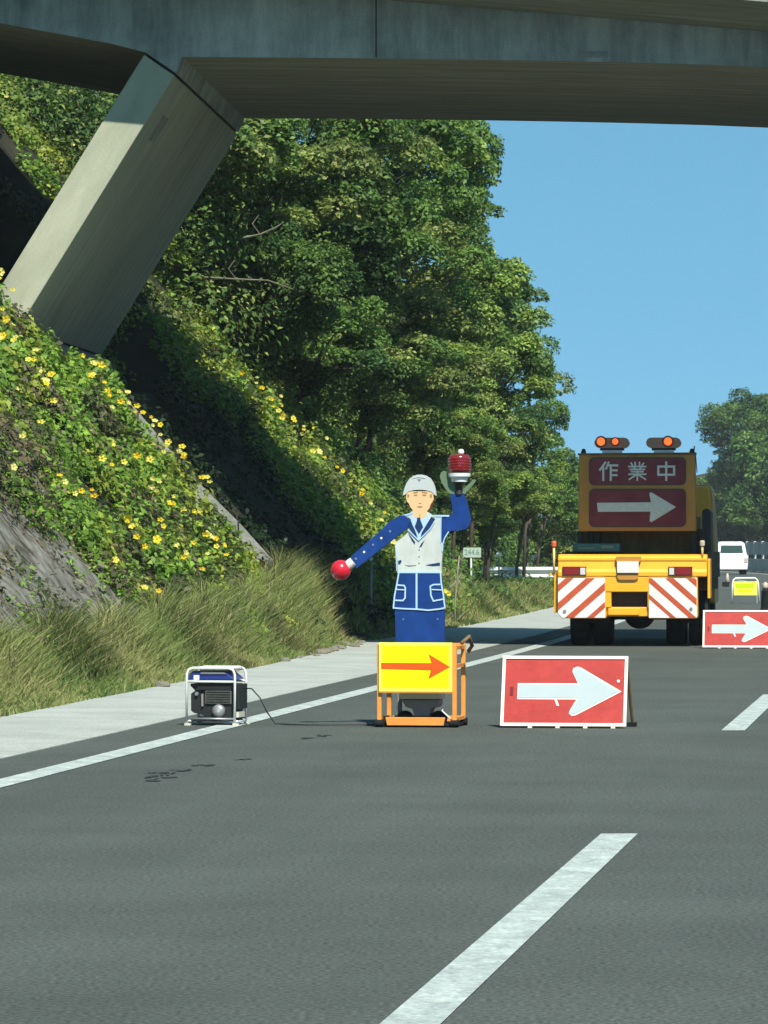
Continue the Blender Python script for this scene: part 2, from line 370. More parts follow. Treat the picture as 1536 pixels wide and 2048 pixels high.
gird = MB().prism(prof_low + top, 0, BW).build('girder', M['fascia'], br)
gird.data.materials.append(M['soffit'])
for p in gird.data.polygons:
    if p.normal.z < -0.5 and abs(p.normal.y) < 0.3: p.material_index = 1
OV = 1.4
mb = MB()
ring = lambda u: [(u, -OV, zroot(u) + 0.24), (u, 0.0, zroot(u) + 0.003), (u, BW, zroot(u) + 0.003), (u, BW + OV, zroot(u) + 0.24), (u, BW + OV, zroot(u) + 0.46), (u, -OV, zroot(u) + 0.46)]
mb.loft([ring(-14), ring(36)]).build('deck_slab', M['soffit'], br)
for s in (-1, 1):
    y0 = -OV if s < 0 else BW + OV - 0.25
    mb = MB(); rg = lambda u: [(u, y0 - 0.01 * (s < 0), zroot(u) + 0.2), (u, y0 + 0.25, zroot(u) + 0.47), (u, y0 + 0.25, zroot(u) + 0.62), (u, y0 - 0.01 * (s < 0), zroot(u) + 0.62)]
    mb.loft([rg(-14), rg(36)]).build('kerb', M['concrete'], br)
    for k in range(26):
        u = -13.5 + k * 1.95
        MB().box(u - 0.03, u + 0.03, y0 + 0.08, y0 + 0.14, zroot(u) + 0.6, zroot(u) + 1.5).build('rail_post', M['rail'], br)
    for dz in (0.85, 1.15, 1.48):
        MB().tube([(-14, y0 + 0.11, zroot(-14) + dz), (36, y0 + 0.11, zroot(36) + dz)], 0.03, 6).build('handrail', M['rail'], br)
# fascia seam and joint
MB().box(2.39, 2.405, -0.004, 0.02, soff(2.4) + 0.02, zroot(2.4)).build('expansion_joint', M['dark_joint'], br)
MB().box(4.9, 5.25, -0.004, 0.01, soff(5) + 0.05, soff(5) + 0.13).build('repair_patch', M['kerb'], br)
# slanted leg
gap = 0.035
L0 = Vector((-0.46, 7.40)); L1 = Vector((-0.08, 7.14)); d_ = Vector((-1.97, -3.14)).normalized()
a0 = L0 + d_ * gap; a1 = L1 + d_ * gap; b1 = Vector((-2.03, 4.0)); b0 = Vector((-2.42, 4.25))
leg = MB().prism([tuple(a0), tuple(a1), tuple(b1), tuple(b0)], 0.0, BW).build('leg', M['concrete_leg'], br, bevel=0.012)
MB().prism([tuple(a0 + (a1 - a0) * 0.06 - d_ * gap * 1.5), tuple(a1 - (a1 - a0) * 0.08 - d_ * gap * 1.5), tuple(a1 - (a1 - a0) * 0.08 + d_ * .02), tuple(a0 + (a1 - a0) * 0.06 + d_ * .02)], 0.05, BW - 0.05).build('bearing', M['dark_joint'], br)
fd = Vector((d_.x, d_.y)); pr = Vector((fd.y, -fd.x)) * -1.0
q0 = a1 + fd * (3.71 * 0.174 - 0.18); q1 = q0 + fd * 0.36; outn = Vector((-fd.y, fd.x))
if outn.x < 0: outn = -outn
MB().prism([tuple(q0), tuple(q1), tuple(q1 + outn * 0.012), tuple(q0 + outn * 0.012)], 1.0, 1.5).build('inspection_plate', M['kerb'], br)
c0 = b0 + fd * 0.03; c1 = b1 + fd * 0.03
MB().prism([tuple(b0 + (b1 - b0) * .1 - fd * .02), tuple(b1 - (b1 - b0) * .1 - fd * .02), tuple(c1 - (b1 - b0) * .1 + fd * .03), tuple(c0 + (b1 - b0) * .1 + fd * .03)], 0.1, BW - 0.1).build('hinge', M['dark_joint'], br)
MB().prism([(c0.x - 0.35, c0.y + 0.1), tuple(c0), tuple(c1), (c1.x + 0.12, c1.y - 0.05), (c1.x + 0.3, 3.2), (c1.x - 0.2, 1.6), (c0.x - 2.6, 1.6), (c0.x - 2.2, 4.0)], -0.25, BW + 0.3).build('footing', M['kerb'], br)
# matching leg beyond the far carriageway
MB().prism([(24.08, zr - 0.28), (24.5, zr - 0.08), (26.6, 1.6), (26.15, 1.4)], 0.0, BW).build('leg', M['concrete_leg'], br)
MB().prism([(26.1, 1.4), (26.7, 1.6), (28, 1.2), (28, -0.4), (25.8, -0.4)], -0.2, BW + 0.2).build('footing', M['kerb'], br)

# concrete kerb strip running down the slope in front of the leg
ks = empty('slope_kerb', kind='structure')
segs = np.linspace(-10.9, -6.75, 8)
for i in range(7):
    n0, n1 = segs[i], segs[i + 1]
    def yy(n): return 57.9 + (59.6 - 57.9) * (n + 10.9) / 4.15
    mb = MB(); r = []
    for n in (n0, n1 - 0.02):
        Y = yy(n); z = float(H(n, Y)); x = float(axis(Y)) + n
        r.append([(x, Y - 0.14, z - 0.25), (x, Y + 0.14, z - 0.25), (x, Y + 0.14, z + 0.24), (x, Y - 0.14, z + 0.24)])
    mb.loft(r).build('kerb_block', M['kerb'], ks)

# ---------------------------------------------------------------- foliage
def leaf_object(name, P, Nn, size, tint, m, parent=None, aspect=0.55, **k):
    """small folded leaves at points P with normals Nn"""
    n = len(P); P = np.asarray(P, float)
    Nn = Nn / (np.linalg.norm(Nn, axis=1, keepdims=True) + 1e-9)
    R = rng.normal(size=(n, 3)); A = np.cross(Nn, R); A /= np.linalg.norm(A, axis=1, keepdims=True) + 1e-9
    B = np.cross(Nn, A); s = np.asarray(size, float)[:, None]
    v = np.empty((n, 4, 3))
    v[:, 0] = P - A * s * 0.5; v[:, 2] = P + A * s * 0.5 - Nn * s * 0.12
    v[:, 1] = P - B * s * 0.5 * aspect + Nn * s * 0.08; v[:, 3] = P + B * s * 0.5 * aspect + Nn * s * 0.08
    me = bpy.data.meshes.new(name)
    me.vertices.add(n * 4); me.vertices.foreach_set('co', v.ravel())
    me.loops.add(n * 4); me.loops.foreach_set('vertex_index', np.arange(n * 4, dtype=np.int32))
    me.polygons.add(n); me.polygons.foreach_set('loop_start', np.arange(0, n * 4, 4, dtype=np.int32))
    me.update(calc_edges=True)
    ca = me.color_attributes.new('tint', 'FLOAT_COLOR', 'POINT')
    t = np.ones((n, 4, 4)); t[:, :, :3] = np.asarray(tint)[:, None, :]
    ca.data.foreach_set('color', t.ravel().astype(np.float32))
    me.materials.append(m); me.validate()
    o = bpy.data.objects.new(name, me); COL.objects.link(o); o.parent = parent
    return tag(o, **k)

def palette(n, cols, jit=0.25):
    cols = np.asarray(cols, float); i = rng.integers(0, len(cols), n)
    return np.clip(cols[i] * (1 + rng.uniform(-jit, jit, (n, 1))), 0, 1)

def rand_dirs(n):
    d = rng.normal(size=(n, 3)); return d / np.linalg.norm(d, axis=1, keepdims=True)

PAL_DARK = [(0.043, 0.101, 0.030), (0.058, 0.127, 0.034), (0.074, 0.150, 0.039)]
PAL_MID = [(0.086, 0.172, 0.041), (0.120, 0.218, 0.048), (0.156, 0.260, 0.055)]
PAL_LIGHT = [(0.228, 0.338, 0.069), (0.300, 0.403, 0.086), (0.156, 0.260, 0.052)]
PAL_OLIVE = [(0.204, 0.273, 0.069), (0.300, 0.351, 0.098), (0.132, 0.208, 0.052)]

def crown_mesh(seed, rx, rz, clumps, per, leaf, pals, open_=0.0):
    """returns (leaf points, normals, sizes, tints) and clump centres for limbs"""
    global rng
    rng = np.random.default_rng(seed)
    cs = []; tries = 0
    while len(cs) < clumps and tries < 6000:
        tries += 1
        d = rand_dirs(1)[0]; q = rng.uniform(0.45, 1.0) ** 0.6
        p = d * q * np.array([rx, rx, rz]) * (0.86 + 0.2 * math.sin(3 * math.atan2(d[1], d[0]) + seed))
        if all(np.linalg.norm(p - c[0]) > 0.52 * min(c[1], 0.5 * rx) for c in cs): cs.append((p, rng.uniform(0.17, 0.34) * rx))
    P = []; Nn = []; S = []; T = []
    for c, r in cs:
        k = int(per * (r / (0.26 * rx)) ** 2)
        d = rand_dirs(k); d[:, 2] = np.where(d[:, 2] < -0.35, -d[:, 2], d[:, 2])
        lump = 1 + 0.22 * np.sin(d[:, 0] * 6 + seed) * np.cos(d[:, 1] * 5 + c[0]) 
        q = rng.uniform(0.72, 1.06, (k, 1)) * lump[:, None]
        p = c + d * q * np.array([r, r, r * 0.85])
        P.append(p); Nn.append(d * 0.8 + np.array([0, 0, 0.55]) + rng.normal(size=(k, 3)) * 0.55)
        S.append(rng.uniform(0.7, 1.35, k) * leaf); pal = pals[rng.integers(0, len(pals))]
        T.append(palette(k, pal) * rng.uniform(0.8, 1.2))
    return np.concatenate(P), np.concatenate(Nn), np.concatenate(S), np.concatenate(T), cs

VAR = []
specs = [(11, 1.0, 0.85, 34, 420, 0.068, [PAL_MID, PAL_MID, PAL_LIGHT]), (12, 1.0, 1.0, 38, 400, 0.064, [PAL_DARK, PAL_MID]),
         (13, 1.0, 0.75, 26, 440, 0.07, [PAL_LIGHT, PAL_OLIVE, PAL_MID]), (14, 1.0, 1.1, 40, 380, 0.062, [PAL_MID, PAL_DARK, PAL_OLIVE]),
         (15, 1.0, 0.9, 19, 400, 0.07, [PAL_MID, PAL_MID])]
crown_protos = []
for sp in specs:
    P, Nn, S, T, cs = crown_mesh(sp[0], sp[1], sp[2], sp[3], sp[4], sp[5], sp[6])
    o = leaf_object('crown', P, Nn, S, T, M['leaf']); me = o.data; bpy.data.objects.remove(o)
    crown_protos.append((me, cs))
rng = np.random.default_rng(99)

def tree(X, Y, Zc, r, rz, var, label, rot=None, lean=0.0, bark=None, group='trees on the left slope', fl=0, name='broadleaf_tree'):
    """trunk stands on the slope at (X+lean, Y); the crown centre is at height Zc"""
    hi = max(0.0, min(1.0, (Zc - 4.0) / 3.0)) if X < 8 else 0.0
    bx = X - lean - 1.3 * hi; by = Y + 0.3 + 1.2 * hi
    bz = HX(bx, by) - 0.15
    t = empty(name, (bx, by, bz), 0, label=label, cat='tree', group=group)
    me, cs = crown_protos[1 if (X > 12 and var != 4) else var]
    c = bpy.data.objects.new('crown', me); COL.objects.link(c); c.parent = t; c.scale = (r, r, rz)
    c.location = (X - bx, Y - by, Zc - bz); rot = random.uniform(0, 6.28) if rot is None else rot
    c.rotation_euler = (0, 0, rot); c['kind'] = 'stuff'
    cc = Vector(c.location); R = Matrix.Rotation(rot, 3, 'Z')
    fork = Vector((cc.x * 0.55, cc.y * 0.55, max(0.25, cc.z - 0.75 * rz)))
    if fork.z > cc.z: fork.z = cc.z * 0.6
    w = (0.026 * r + 0.03) if Y < 84 else (0.017 * r + 0.02)
    MB().tube([(0, 0, -0.2), (cc.x * .12, cc.y * .2, fork.z * .45), tuple(fork)], [w * 1.5, w * 1.15, w], 8).build('trunk', M['bark'], t, smooth=True)
    step = max(1, len(cs) // 9)
    for p, cr in cs[::step]:
        e = cc + R @ Vector((p[0] * r, p[1] * r, p[2] * rz)); mid = fork.lerp(e, 0.5) + Vector((0, 0, 0.12 * r))
        MB().tube([tuple(fork), tuple(mid), tuple(e)], [w * .6, w * .35, w * .12], 5).build('limb', M['bark'], t, smooth=True)
    t['n'] = 0; del t['n']
    return t
def at(px, py, Y): return (px - 768) / F * Y, CH + (HY - py) / F * Y

TREES = [  # px, py, Y, r, rz, variant, label
 (430, 300, 75, 1.5, 1.3, 2, 'yellow-green bushy tree directly behind the upper right edge of the slanted bridge leg'),
 (540, 400, 77, 1.5, 1.3, 2, 'pale tipped tree right of the bridge leg, below the deck'),
 (650, 290, 80, 1.7, 1.5, 3, 'dark tree with its top hidden by the middle of the deck soffit'),
 (800, 310, 84, 1.7, 1.6, 0, 'tall broad tree in the centre, its crown cut off by the deck edge'),
 (905, 330, 88, 1.15, 1.35, 4, 'airy tree with sky showing through, topmost against the blue sky under the deck'),
 (880, 450, 90, 1.15, 1.0, 4, 'thin crowned tree below the airy topmost tree, small sky gaps in it'),
 (700, 470, 81, 1.6, 1.4, 1, 'dark green tree in the middle of the wooded slope'),
 (560, 560, 76, 1.2, 1.1, 1, 'dark tree between the bridge leg and the middle of the wooded slope'),
 (830, 600, 87, 1.5, 1.3, 3, 'mottled olive tree halfway down the wooded slope'),
 (945, 620, 95, 1.35, 1.25, 0, 'round crowned tree forming the skyline halfway down'),
 (640, 690, 79, 1.3, 1.1, 1, 'low dark tree above the flowering strip'),
 (770, 760, 85, 1.3, 1.1, 3, 'low shaded tree above the flagman figure, left of its raised lamp'),
 (900, 770, 93, 1.4, 1.2, 2, 'bright leaved tree above the raised red lamp'),
 (1005, 760, 102, 1.25, 1.2, 0, 'tree with ragged twigs against the sky above and left of the truck'),
 (1085, 850, 116, .8, .95, 4, 'sparse outlying tree sticking out against the sky beside the truck sign'),
 (1000, 900, 106, 1.35, 1.1, 3, 'drooping olive tree right of the raised red lamp'),
 (1075, 950, 122, 1.2, 1.2, 0, 'green tree touching the left edge of the truck sign'),
 (900, 930, 96, .95, .8, 1, 'small dark tree right behind the raised red lamp'),
 (1000, 1030, 128, 1.1, .8, 1, 'low dark tree behind the round road marker'),
 (1090, 1050, 130, 1.1, 1.0, 3, 'tree beside the left of the truck tail with reddish leaves below'),
 (1150, 1000, 150, 1.8, 1.8, 1, 'distant tree mostly hidden behind the truck'),
 (1150, 1060, 175, 2.4, 2.2, 3, 'furthest left roadside tree behind the truck'),
 (950, 985, 92.5, .8, .55, 3, 'low leafy bush directly above the white distance plate, right of the figure'),
 (1005, 990, 101, .85, .6, 0, 'leafy bush above the round road marker'),
 (1060, 1010, 112, .85, .6, 2, 'pale leafy bush above the guard rail'),
 (1100, 985, 120, .8, .8, 0, 'leafy bush beside the lower left edge of the truck sign'),
 (870, 880, 89, .8, .7, 3, 'leafy bush hanging behind the helmet of the figure'),
 (940, 870, 90, .8, .6, 0, 'leafy bush filling the gap just above the raised red lamp'),
 (940, 1060, 104, .75, .5, 0, 'small bush-like tree above the white distance plate'),
]
for i, (px, py, Y, r, rz, v, lab) in enumerate(TREES):
    X, Z = at(px, py, Y); tree(X, Y, Z, r, rz, v, lab, lean=0.35, rot=i * 1.3)
M['pale_wood'] = mat('pale_dead_wood', (.17, .17, .12), .9, .1, var=.3, scale=6)
for px, py, Y, pts in ((490, 480, 73.6, [(0, 0, 0), (.25, 0, .05), (.5, 0, .16), (.62, 0, .24)]), (500, 565, 74, [(-.7, 0, .05), (-.2, 0, .02), (.3, 0, .0), (.7, 0, -.14)]), (700, 345, 80, [(0, 0, 0), (.3, 0, .3), (.7, 0, .42)])):
    X, Z = at(px, py, Y); t = empty('dead_branch', (X, Y, Z), label={490: 'pale bare forked branch poking from the trees right of the bridge leg', 500: 'long pale bare branch lying across the foliage below the forked one', 700: 'pale bare branch high in the dark tree under the deck'}[px], cat='branch')
    MB().tube([(p[0], p[1] - .6, p[2]) for p in pts] , [.018, .016, .013, .007][:len(pts)], 6).build('stem', M['pale_wood'], t); MB().tube([(pts[1][0], pts[1][1] - .6, pts[1][2]), (pts[1][0] - .12, -.65, pts[1][2] + .16), (pts[1][0] - .02, -.6, pts[1][2] + .3)], [.01, .009, .005], 5).build('twig', M['pale_wood'], t)
    MB().tube([(0, -.6, pts[0][2]), (-.25, .4, -.3), (-.3, 1.2, -.9)], .02, 6).build('bough', M['bark'], t)
# hill-top trees further back to close the slope behind the deck
BACK = [(-12, 68, 13, 3, 'big tree at the top of the slope, left of the overpass'), (-9, 82, 13.5, 2.8, 'big tree on the slope top behind the left end of the deck'),
        (-5.2, 90, 11.5, 2.6, 'big tree on the slope top hidden behind the deck'), (-3, 100, 11.5, 2.6, 'tall tree on the slope top seen behind the central trees'), (-1, 112, 10.5, 2.4, 'tall slope tree behind the round skyline tree'),
        (0.8, 126, 9, 2.4, 'slope tree far behind the skyline tree'), (2.5, 142, 8, 2.5, 'slope tree far back, behind the outlying twiggy tree'), (3.5, 165, 7, 2.6, 'slope tree far back behind the green tree by the truck')]
for i, (X, Y, Z, r, lab) in enumerate(BACK): tree(X, Y, Z, r, r * .95, (1, 3, 0)[i % 3], lab, lean=0.3, rot=i * 2.1)
# trees beyond the far carriageway, round the bend
RT = [(1490, 850, 335, 3.1, 3.0, 0), (1545, 880, 330, 3.6, 3.6, 1), (1450, 890, 345, 1.5, 1.2, 4), (1500, 950, 338, 3.0, 2.6, 3), (1440, 985, 350, 2.4, 2.2, 1), (1415, 1010, 365, 2.6, 2.4, 3),
      (1480, 1040, 340, 3, 2.2, 1), (1540, 1030, 325, 3.4, 2.4, 3), (1400, 1050, 372, 2.6, 2.0, 0), (1435, 1060, 352, 2.6, 1.8, 3), (1600, 960, 310, 4.5, 4.5, 0), (1680, 940, 290, 4.5, 4.5, 1), (1370, 1040, 380, 3, 2.4, 1), (1330, 1040, 390, 3, 2.4, 3)]
RL = ['tall round tree beyond the far carriageway at the right, its top against the sky', 'large dark tree at the right frame edge beyond the barrier', 'small leafy bough-like tree standing out left of the tall right-hand tree',
      'dense tree below the tall round tree on the right', 'dark tree between the truck and the tall right-hand trees', 'tree just right of the truck sign', 'dark low tree above the white car',
      'dark low tree above the pale barrier panels', 'far tree hidden by the right side of the truck', 'low tree between the truck and the white car', 'tree outside the right frame edge', 'second tree outside the right frame edge',
      'far tree behind the truck sign, right half', 'far tree behind the truck sign, left half']
for i, (px, py, Y, r, rz, v) in enumerate(RT):
    X, Z = at(px, py, Y); tree(X, Y, Z, r, rz, v, RL[i], group='trees beyond the far carriageway', rot=i * 1.7)

def cover(name, Y0, Y1, n0, n1, bumps, per, leaf, pals, rad=(.22, .5), parent=None, mask=None, flat=0.7, lift=0, **k):
    P = []; Nn = []; S = []; T = []; C = []
    tries = 0
    while len(C) < bumps and tries < bumps * 12:
        tries += 1
        Y = rng.uniform(Y0, Y1); n = rng.uniform(n0, n1)
        if mask and not mask(n, Y): continue
        if n > NG(Y) - 0.2: continue
        C.append((n, Y))
    for n, Y in C:
        r = rng.uniform(*rad); c = np.array([float(axis(Y)) + n, Y, float(H(n, Y)) - 0.02 + (rng.uniform(0, lift) if lift else 0)])
        nrm = np.array([0.77, 0.0, 0.64]) if n < NT(Y) - 0.2 else np.array([0, 0, 1.0])
        kk = int(per * (r / 0.35) ** 1.6)
        d = rand_dirs(kk); dn = d @ nrm; d = d - np.outer(np.where(dn < 0, 2 * dn, 0), nrm)
        q = rng.uniform(0.55, 1.08, (kk, 1)) * (1 + .2 * np.sin(d[:, :1] * 7 + n * 3))
        off = d * q * r; h = off @ nrm; off = off - np.outer(h * (1 - flat), nrm)
        P.append(c + off); Nn.append(d * 0.7 + nrm * 0.3 + np.array([0, -.1, 0.45]) + rng.normal(size=(kk, 3)) * 0.5)
        S.append(rng.uniform(.6, 1.4, kk) * leaf); T.append(palette(kk, pals[rng.integers(0, len(pals))]) * rng.uniform(.75, 1.25))
    o = leaf_object(name, np.concatenate(P), np.concatenate(Nn), np.concatenate(S), np.concatenate(T), M['leaf'], parent, aspect=.6, **k)
    return o, C

PV1 = [(0.161, 0.299, 0.039), (0.230, 0.368, 0.050), (0.115, 0.218, 0.033)]; PV2 = [(0.345, 0.402, 0.055), (0.253, 0.322, 0.044), (0.161, 0.230, 0.033)]
PV3 = [(.06, .09, .028), (.1, .11, .045), (.05, .08, .022)]; PV4 = [(.13, .12, .065), (.18, .15, .08), (.08, .09, .04)]
front, Cf = cover('flowering_vines', 45.2, 58.6, -12.6, -6.5, 560, 210, .08, [PV1, PV1, PV2, PV3, PV4],
    mask=lambda n, Y: Y > 46.2 + 1.1 * wob(n * 1.3, 2) + (0.5 if n > -8 else 0) and not (Y > 55.2 and n < -9.5) and not (n > -10.9 and Y > 57.9 + 1.7 * (n + 10.9) / 4.15 - (.36 if wob(n * 2.9, 5) > .05 else -.2)), rad=(.18, .42),
    label='bright green vines with yellow flowers covering the sunny slope before the bridge leg', kind='stuff')
cover('dry_undergrowth', 38, 49.5, -12, -6.4, 800, 60, .06, [PV3, PV4, PV4, PV1], rad=(.14, .38),
    label='sparse dry creepers on the weathered slope face at the left edge', kind='stuff')
cover('shade_darkened_cover', 59.6, 69.5, -14.5, -6.4, 150, 110, .08, [[(.014, .035, .014), (.02, .045, .018)]], rad=(.2, .4),  # leaf tints darkened to deepen the bridge shadow here
    mask=lambda n, Y: n > -8.9 or n < -12.6, label='ground cover on the slope, its leaves coloured darker for the bridge shadow', kind='stuff')
PV5 = [(0.115, 0.207, 0.033), (0.184, 0.276, 0.050), (0.230, 0.287, 0.066)]
strip, Cs = cover('sunlit_vines', 67.5, 84, -15.5, -6.4, 620, 190, .085, [PV5, PV5, PV1, PV2, PV3], rad=(.25, .5),
    label='sunlit band of vines with small yellow flowers beyond the bridge shadow', kind='stuff')
cover('thicket', 73, 108, -16, -8.0, 400, 62, .1, [PAL_DARK, PAL_MID, PAL_LIGHT, PAL_OLIVE], rad=(.7, 1.35), flat=1.15, lift=2.0, mask=lambda n, Y: n < -9.9 or (Y > 84 and n < -9.3),
    label='thicket filling the slope between the flowering band and the trees', kind='stuff')
cover('far_thicket', 100, 185, -17, -7.2, 420, 52, .13, [PAL_DARK, PAL_MID, PAL_OLIVE], rad=(.9, 1.7), flat=1.15, lift=2.2, mask=lambda n, Y: n < NT(Y) - (1.7 if Y < 128 else .3),
    label='thicket under the far trees between the guard rail and the truck', kind='stuff')
cover('slope_undergrowth', 82, 175, -13, -6.6, 500, 150, .1, [PAL_DARK, PAL_MID, PAL_MID], rad=(.35, .8),
    label='undergrowth below the trees along the far part of the slope', kind='stuff')
cover('upper_slope_scrub', 50, 92, -22, -12.4, 520, 170, .11, [PAL_MID, PAL_DARK, PV5], rad=(.35, .8),
    label='scrub high on the slope behind and left of the bridge leg', kind='stuff')

# yellow trumpet flowers: each one an object of its own
def flower_mesh(nm, cols):
    vs = [(0, 0, -0.018)]; fs = []; tint = [(.75, .42, .02)]
    for k in range(5):
        a = 2 * math.pi * k / 5; b = 2 * math.pi / 10
        i = len(vs)
        vs += [(.016 * math.cos(a - b), .016 * math.sin(a - b), 0), (.038 * math.cos(a - .5), .038 * math.sin(a - .5), .012), (.043 * math.cos(a), .043 * math.sin(a), .004), (.038 * math.cos(a + .5), .038 * math.sin(a + .5), .012), (.016 * math.cos(a + b), .016 * math.sin(a + b), 0)]
        fs += [(0, i, i + 4), (i, i + 1, i + 2), (i, i + 2, i + 4), (i + 4, i + 2, i + 3)]; tint += [cols] * 5
    me = bpy.data.meshes.new(nm); me.from_pydata(vs, [], fs)
    ca = me.color_attributes.new('tint', 'FLOAT_COLOR', 'POINT')
    for j, t in enumerate(tint): ca.data[j].color = (*t, 1)
    me.materials.append(M['petal']); return me
FM = [flower_mesh('flower', c) for c in ((.82, .68, .04), (.85, .76, .12), (.8, .58, .03), (.85, .8, .25))]
def flowers(parent, C, count, pick, sc=(0.8, 1.3), lift=.3):
    cand = [c for c in C if pick(*c)]
    for k in range(count):
        n, Y = cand[int(rng.integers(0, len(cand)))]
        for j in range(int(rng.integers(1, 4))):
            if sum(1 for _ in parent.children) >= 298: return
            nn = n + rng.normal() * .18; y = Y + rng.normal() * .2
            p = Vector((float(axis(y)) + nn, y, float(H(nn, y)))) + Vector((.77, -.2, .64)) * (lift + rng.uniform(-.06, .08))
            o = bpy.data.objects.new('flower', FM[int(rng.integers(0, 4))]); COL.objects.link(o); o.parent = parent; o.location = p
            d = Vector((.35 + rng.normal() * .45, -1 + rng.normal() * .3, .55 + rng.normal() * .4))
            o.rotation_euler = d.to_track_quat('Z', 'Y').to_euler(); s = rng.uniform(*sc); o.scale = (s, s * rng.uniform(.55, 1.1), s * rng.uniform(.6, 2))
flowers(front, Cf, 100, lambda n, Y: -11.5 < n < -7.0 and (wob(n * 1.6, Y * 1.2) > -.25), (.7, 1.25))
flowers(strip, Cs, 64, lambda n, Y: Y > 69 and n > -9.2 and Y < 76.5, (.7, 1.25), .38)
flowers(strip, Cs, 9, lambda n, Y: n < -9.2, (.8, 1.2), .38)

def grass(name, count, Y0, Y1, width, hmin, hmax, bw, **k):
    Y = rng.uniform(Y0, Y1, count); n = NG(Y) + 0.02 - rng.uniform(0, 1, count) ** 1.1 * width
    clump = 0.5 + 0.5 * wob(n * 2.2, Y * 1.5); keep = rng.uniform(0, 1, count) < 0.35 + 0.65 * clump
    Y = Y[keep]; n = n[keep]; clump = clump[keep]; c = len(Y)
    edge = np.clip((NG(Y) - n) / 0.6, 0.25, 1)
    h = rng.uniform(hmin, hmax, c) * (0.55 + 0.6 * clump) * edge
    base = np.stack([axis(Y) + n, Y, H(n, Y) - .01], 1)
    a = rng.uniform(0, 6.283, c) + .4 * wob(n * 3, Y * 2); lean = rng.uniform(.1, .85, c) * h
    L = np.stack([np.cos(a) * lean, np.sin(a) * lean * .8, np.zeros(c)], 1)
    sd = np.stack([np.ones(c), rng.normal(size=c) * .6, np.zeros(c)], 1); sd /= np.linalg.norm(sd, axis=1, keepdims=True)
    w = (rng.uniform(.6, 1.4, c) * bw)[:, None]
    up = np.array([0, 0, 1.0])
    v = np.empty((c, 5, 3)); m1 = base + L * .25 + up * (h * .6)[:, None]; tip = base + L * 1.15 + up * (h * .92)[:, None]
    v[:, 0] = base - sd * w; v[:, 1] = base + sd * w; v[:, 2] = m1 + sd * w * .8; v[:, 3] = m1 - sd * w * .8; v[:, 4] = tip
    me = bpy.data.meshes.new(name); me.vertices.add(c * 5); me.vertices.foreach_set('co', v.ravel())
    li = (np.arange(c)[:, None] * 5 + np.array([0, 1, 2, 3, 3, 2, 4])).ravel().astype(np.int32)
    me.loops.add(len(li)); me.loops.foreach_set('vertex_index', li)
    ls = (np.arange(c)[:, None] * 7 + np.array([0, 4])).ravel().astype(np.int32)
    me.polygons.add(c * 2); me.polygons.foreach_set('loop_start', ls); me.update(calc_edges=True)
    mixv = 0.5 + 0.5 * wob(n * 1.1 + 2, Y * .8 + 1); mixv = np.clip(mixv * .8 + rng.normal(size=c) * .25, 0, 1)[:, None]
    colg = np.array([.13, .21, .05]) * (1 - mixv) + np.array([.32, .32, .12]) * mixv
    colg = colg * rng.uniform(.6, 1.35, (c, 1)) * (1 - .45 * (wob(n * 1.7 + 4, Y * .7) > .35))[:, None]; straw = rng.uniform(0, 1, c) < .1; colg[straw] = np.array([.38, .33, .17])
    t = np.ones((c, 5, 4)); t[:, :, :3] = colg[:, None, :]
    ca = me.color_attributes.new('tint', 'FLOAT_COLOR', 'POINT'); ca.data.foreach_set('color', t.ravel().astype(np.float32))
    me.materials.append(M['grassm']); me.validate()
    o = bpy.data.objects.new(name, me); COL.objects.link(o); return tag(o, kind='stuff', **k)
grass('tall_grass', 90000, 29, 61.5, .85, .25, .64, .006, label='tall dry-tipped grass along the gutter, left of the flagman figure')
grass('verge_grass', 9000, 73.5, 90, 1.0, .25, .55, .009, label='low green grass along the gutter just beyond the bridge shadow')
grass('far_grass', 17000, 88, 109, 2.2, .25, .55, .011, label='tall green grass verge between the flagman figure and the truck')
grass('shaded_grass', 7000, 63, 73.5, 1.0, .15, .4, .009, label='low grass in the bridge shadow behind the flagman figure')

# ---------------------------------------------------------------- stones along the gutter edge
stone0 = None
for k in range(26):
    Y = 52 + k * 0.5 + rng.uniform(-.15, .15) if k < 22 else 40 + (k - 22) * 2.6
    n = float(NG(Y)) + rng.uniform(-.05, .16); r = rng.uniform(.03, .065)
    if stone0 is None or k % 6 == 0:
        bm = bmesh.new(); bmesh.ops.create_icosphere(bm, subdivisions=2, radius=1)
        for v in bm.verts: v.co *= 1 + 0.22 * math.sin(v.co.x * 4 + k) * math.cos(v.co.y * 5 + k) + rng.uniform(-.06, .06)
        me = bpy.data.meshes.new('stone'); bm.to_mesh(me); bm.free(); me.materials.append(M['stone']); stone0 = me
    o = bpy.data.objects.new('stone', stone0); COL.objects.link(o)
    o.location = (float(axis(Y)) + n, Y, r * .45 + .01); o.scale = (r * rng.uniform(1, 1.8), r * 1.2, r * .75); o.rotation_euler = (0, 0, rng.uniform(0, 6))
    tag(o, label='grey broken stone lying on the gutter edge under the grass', cat='stone', group='broken stones along the gutter edge')

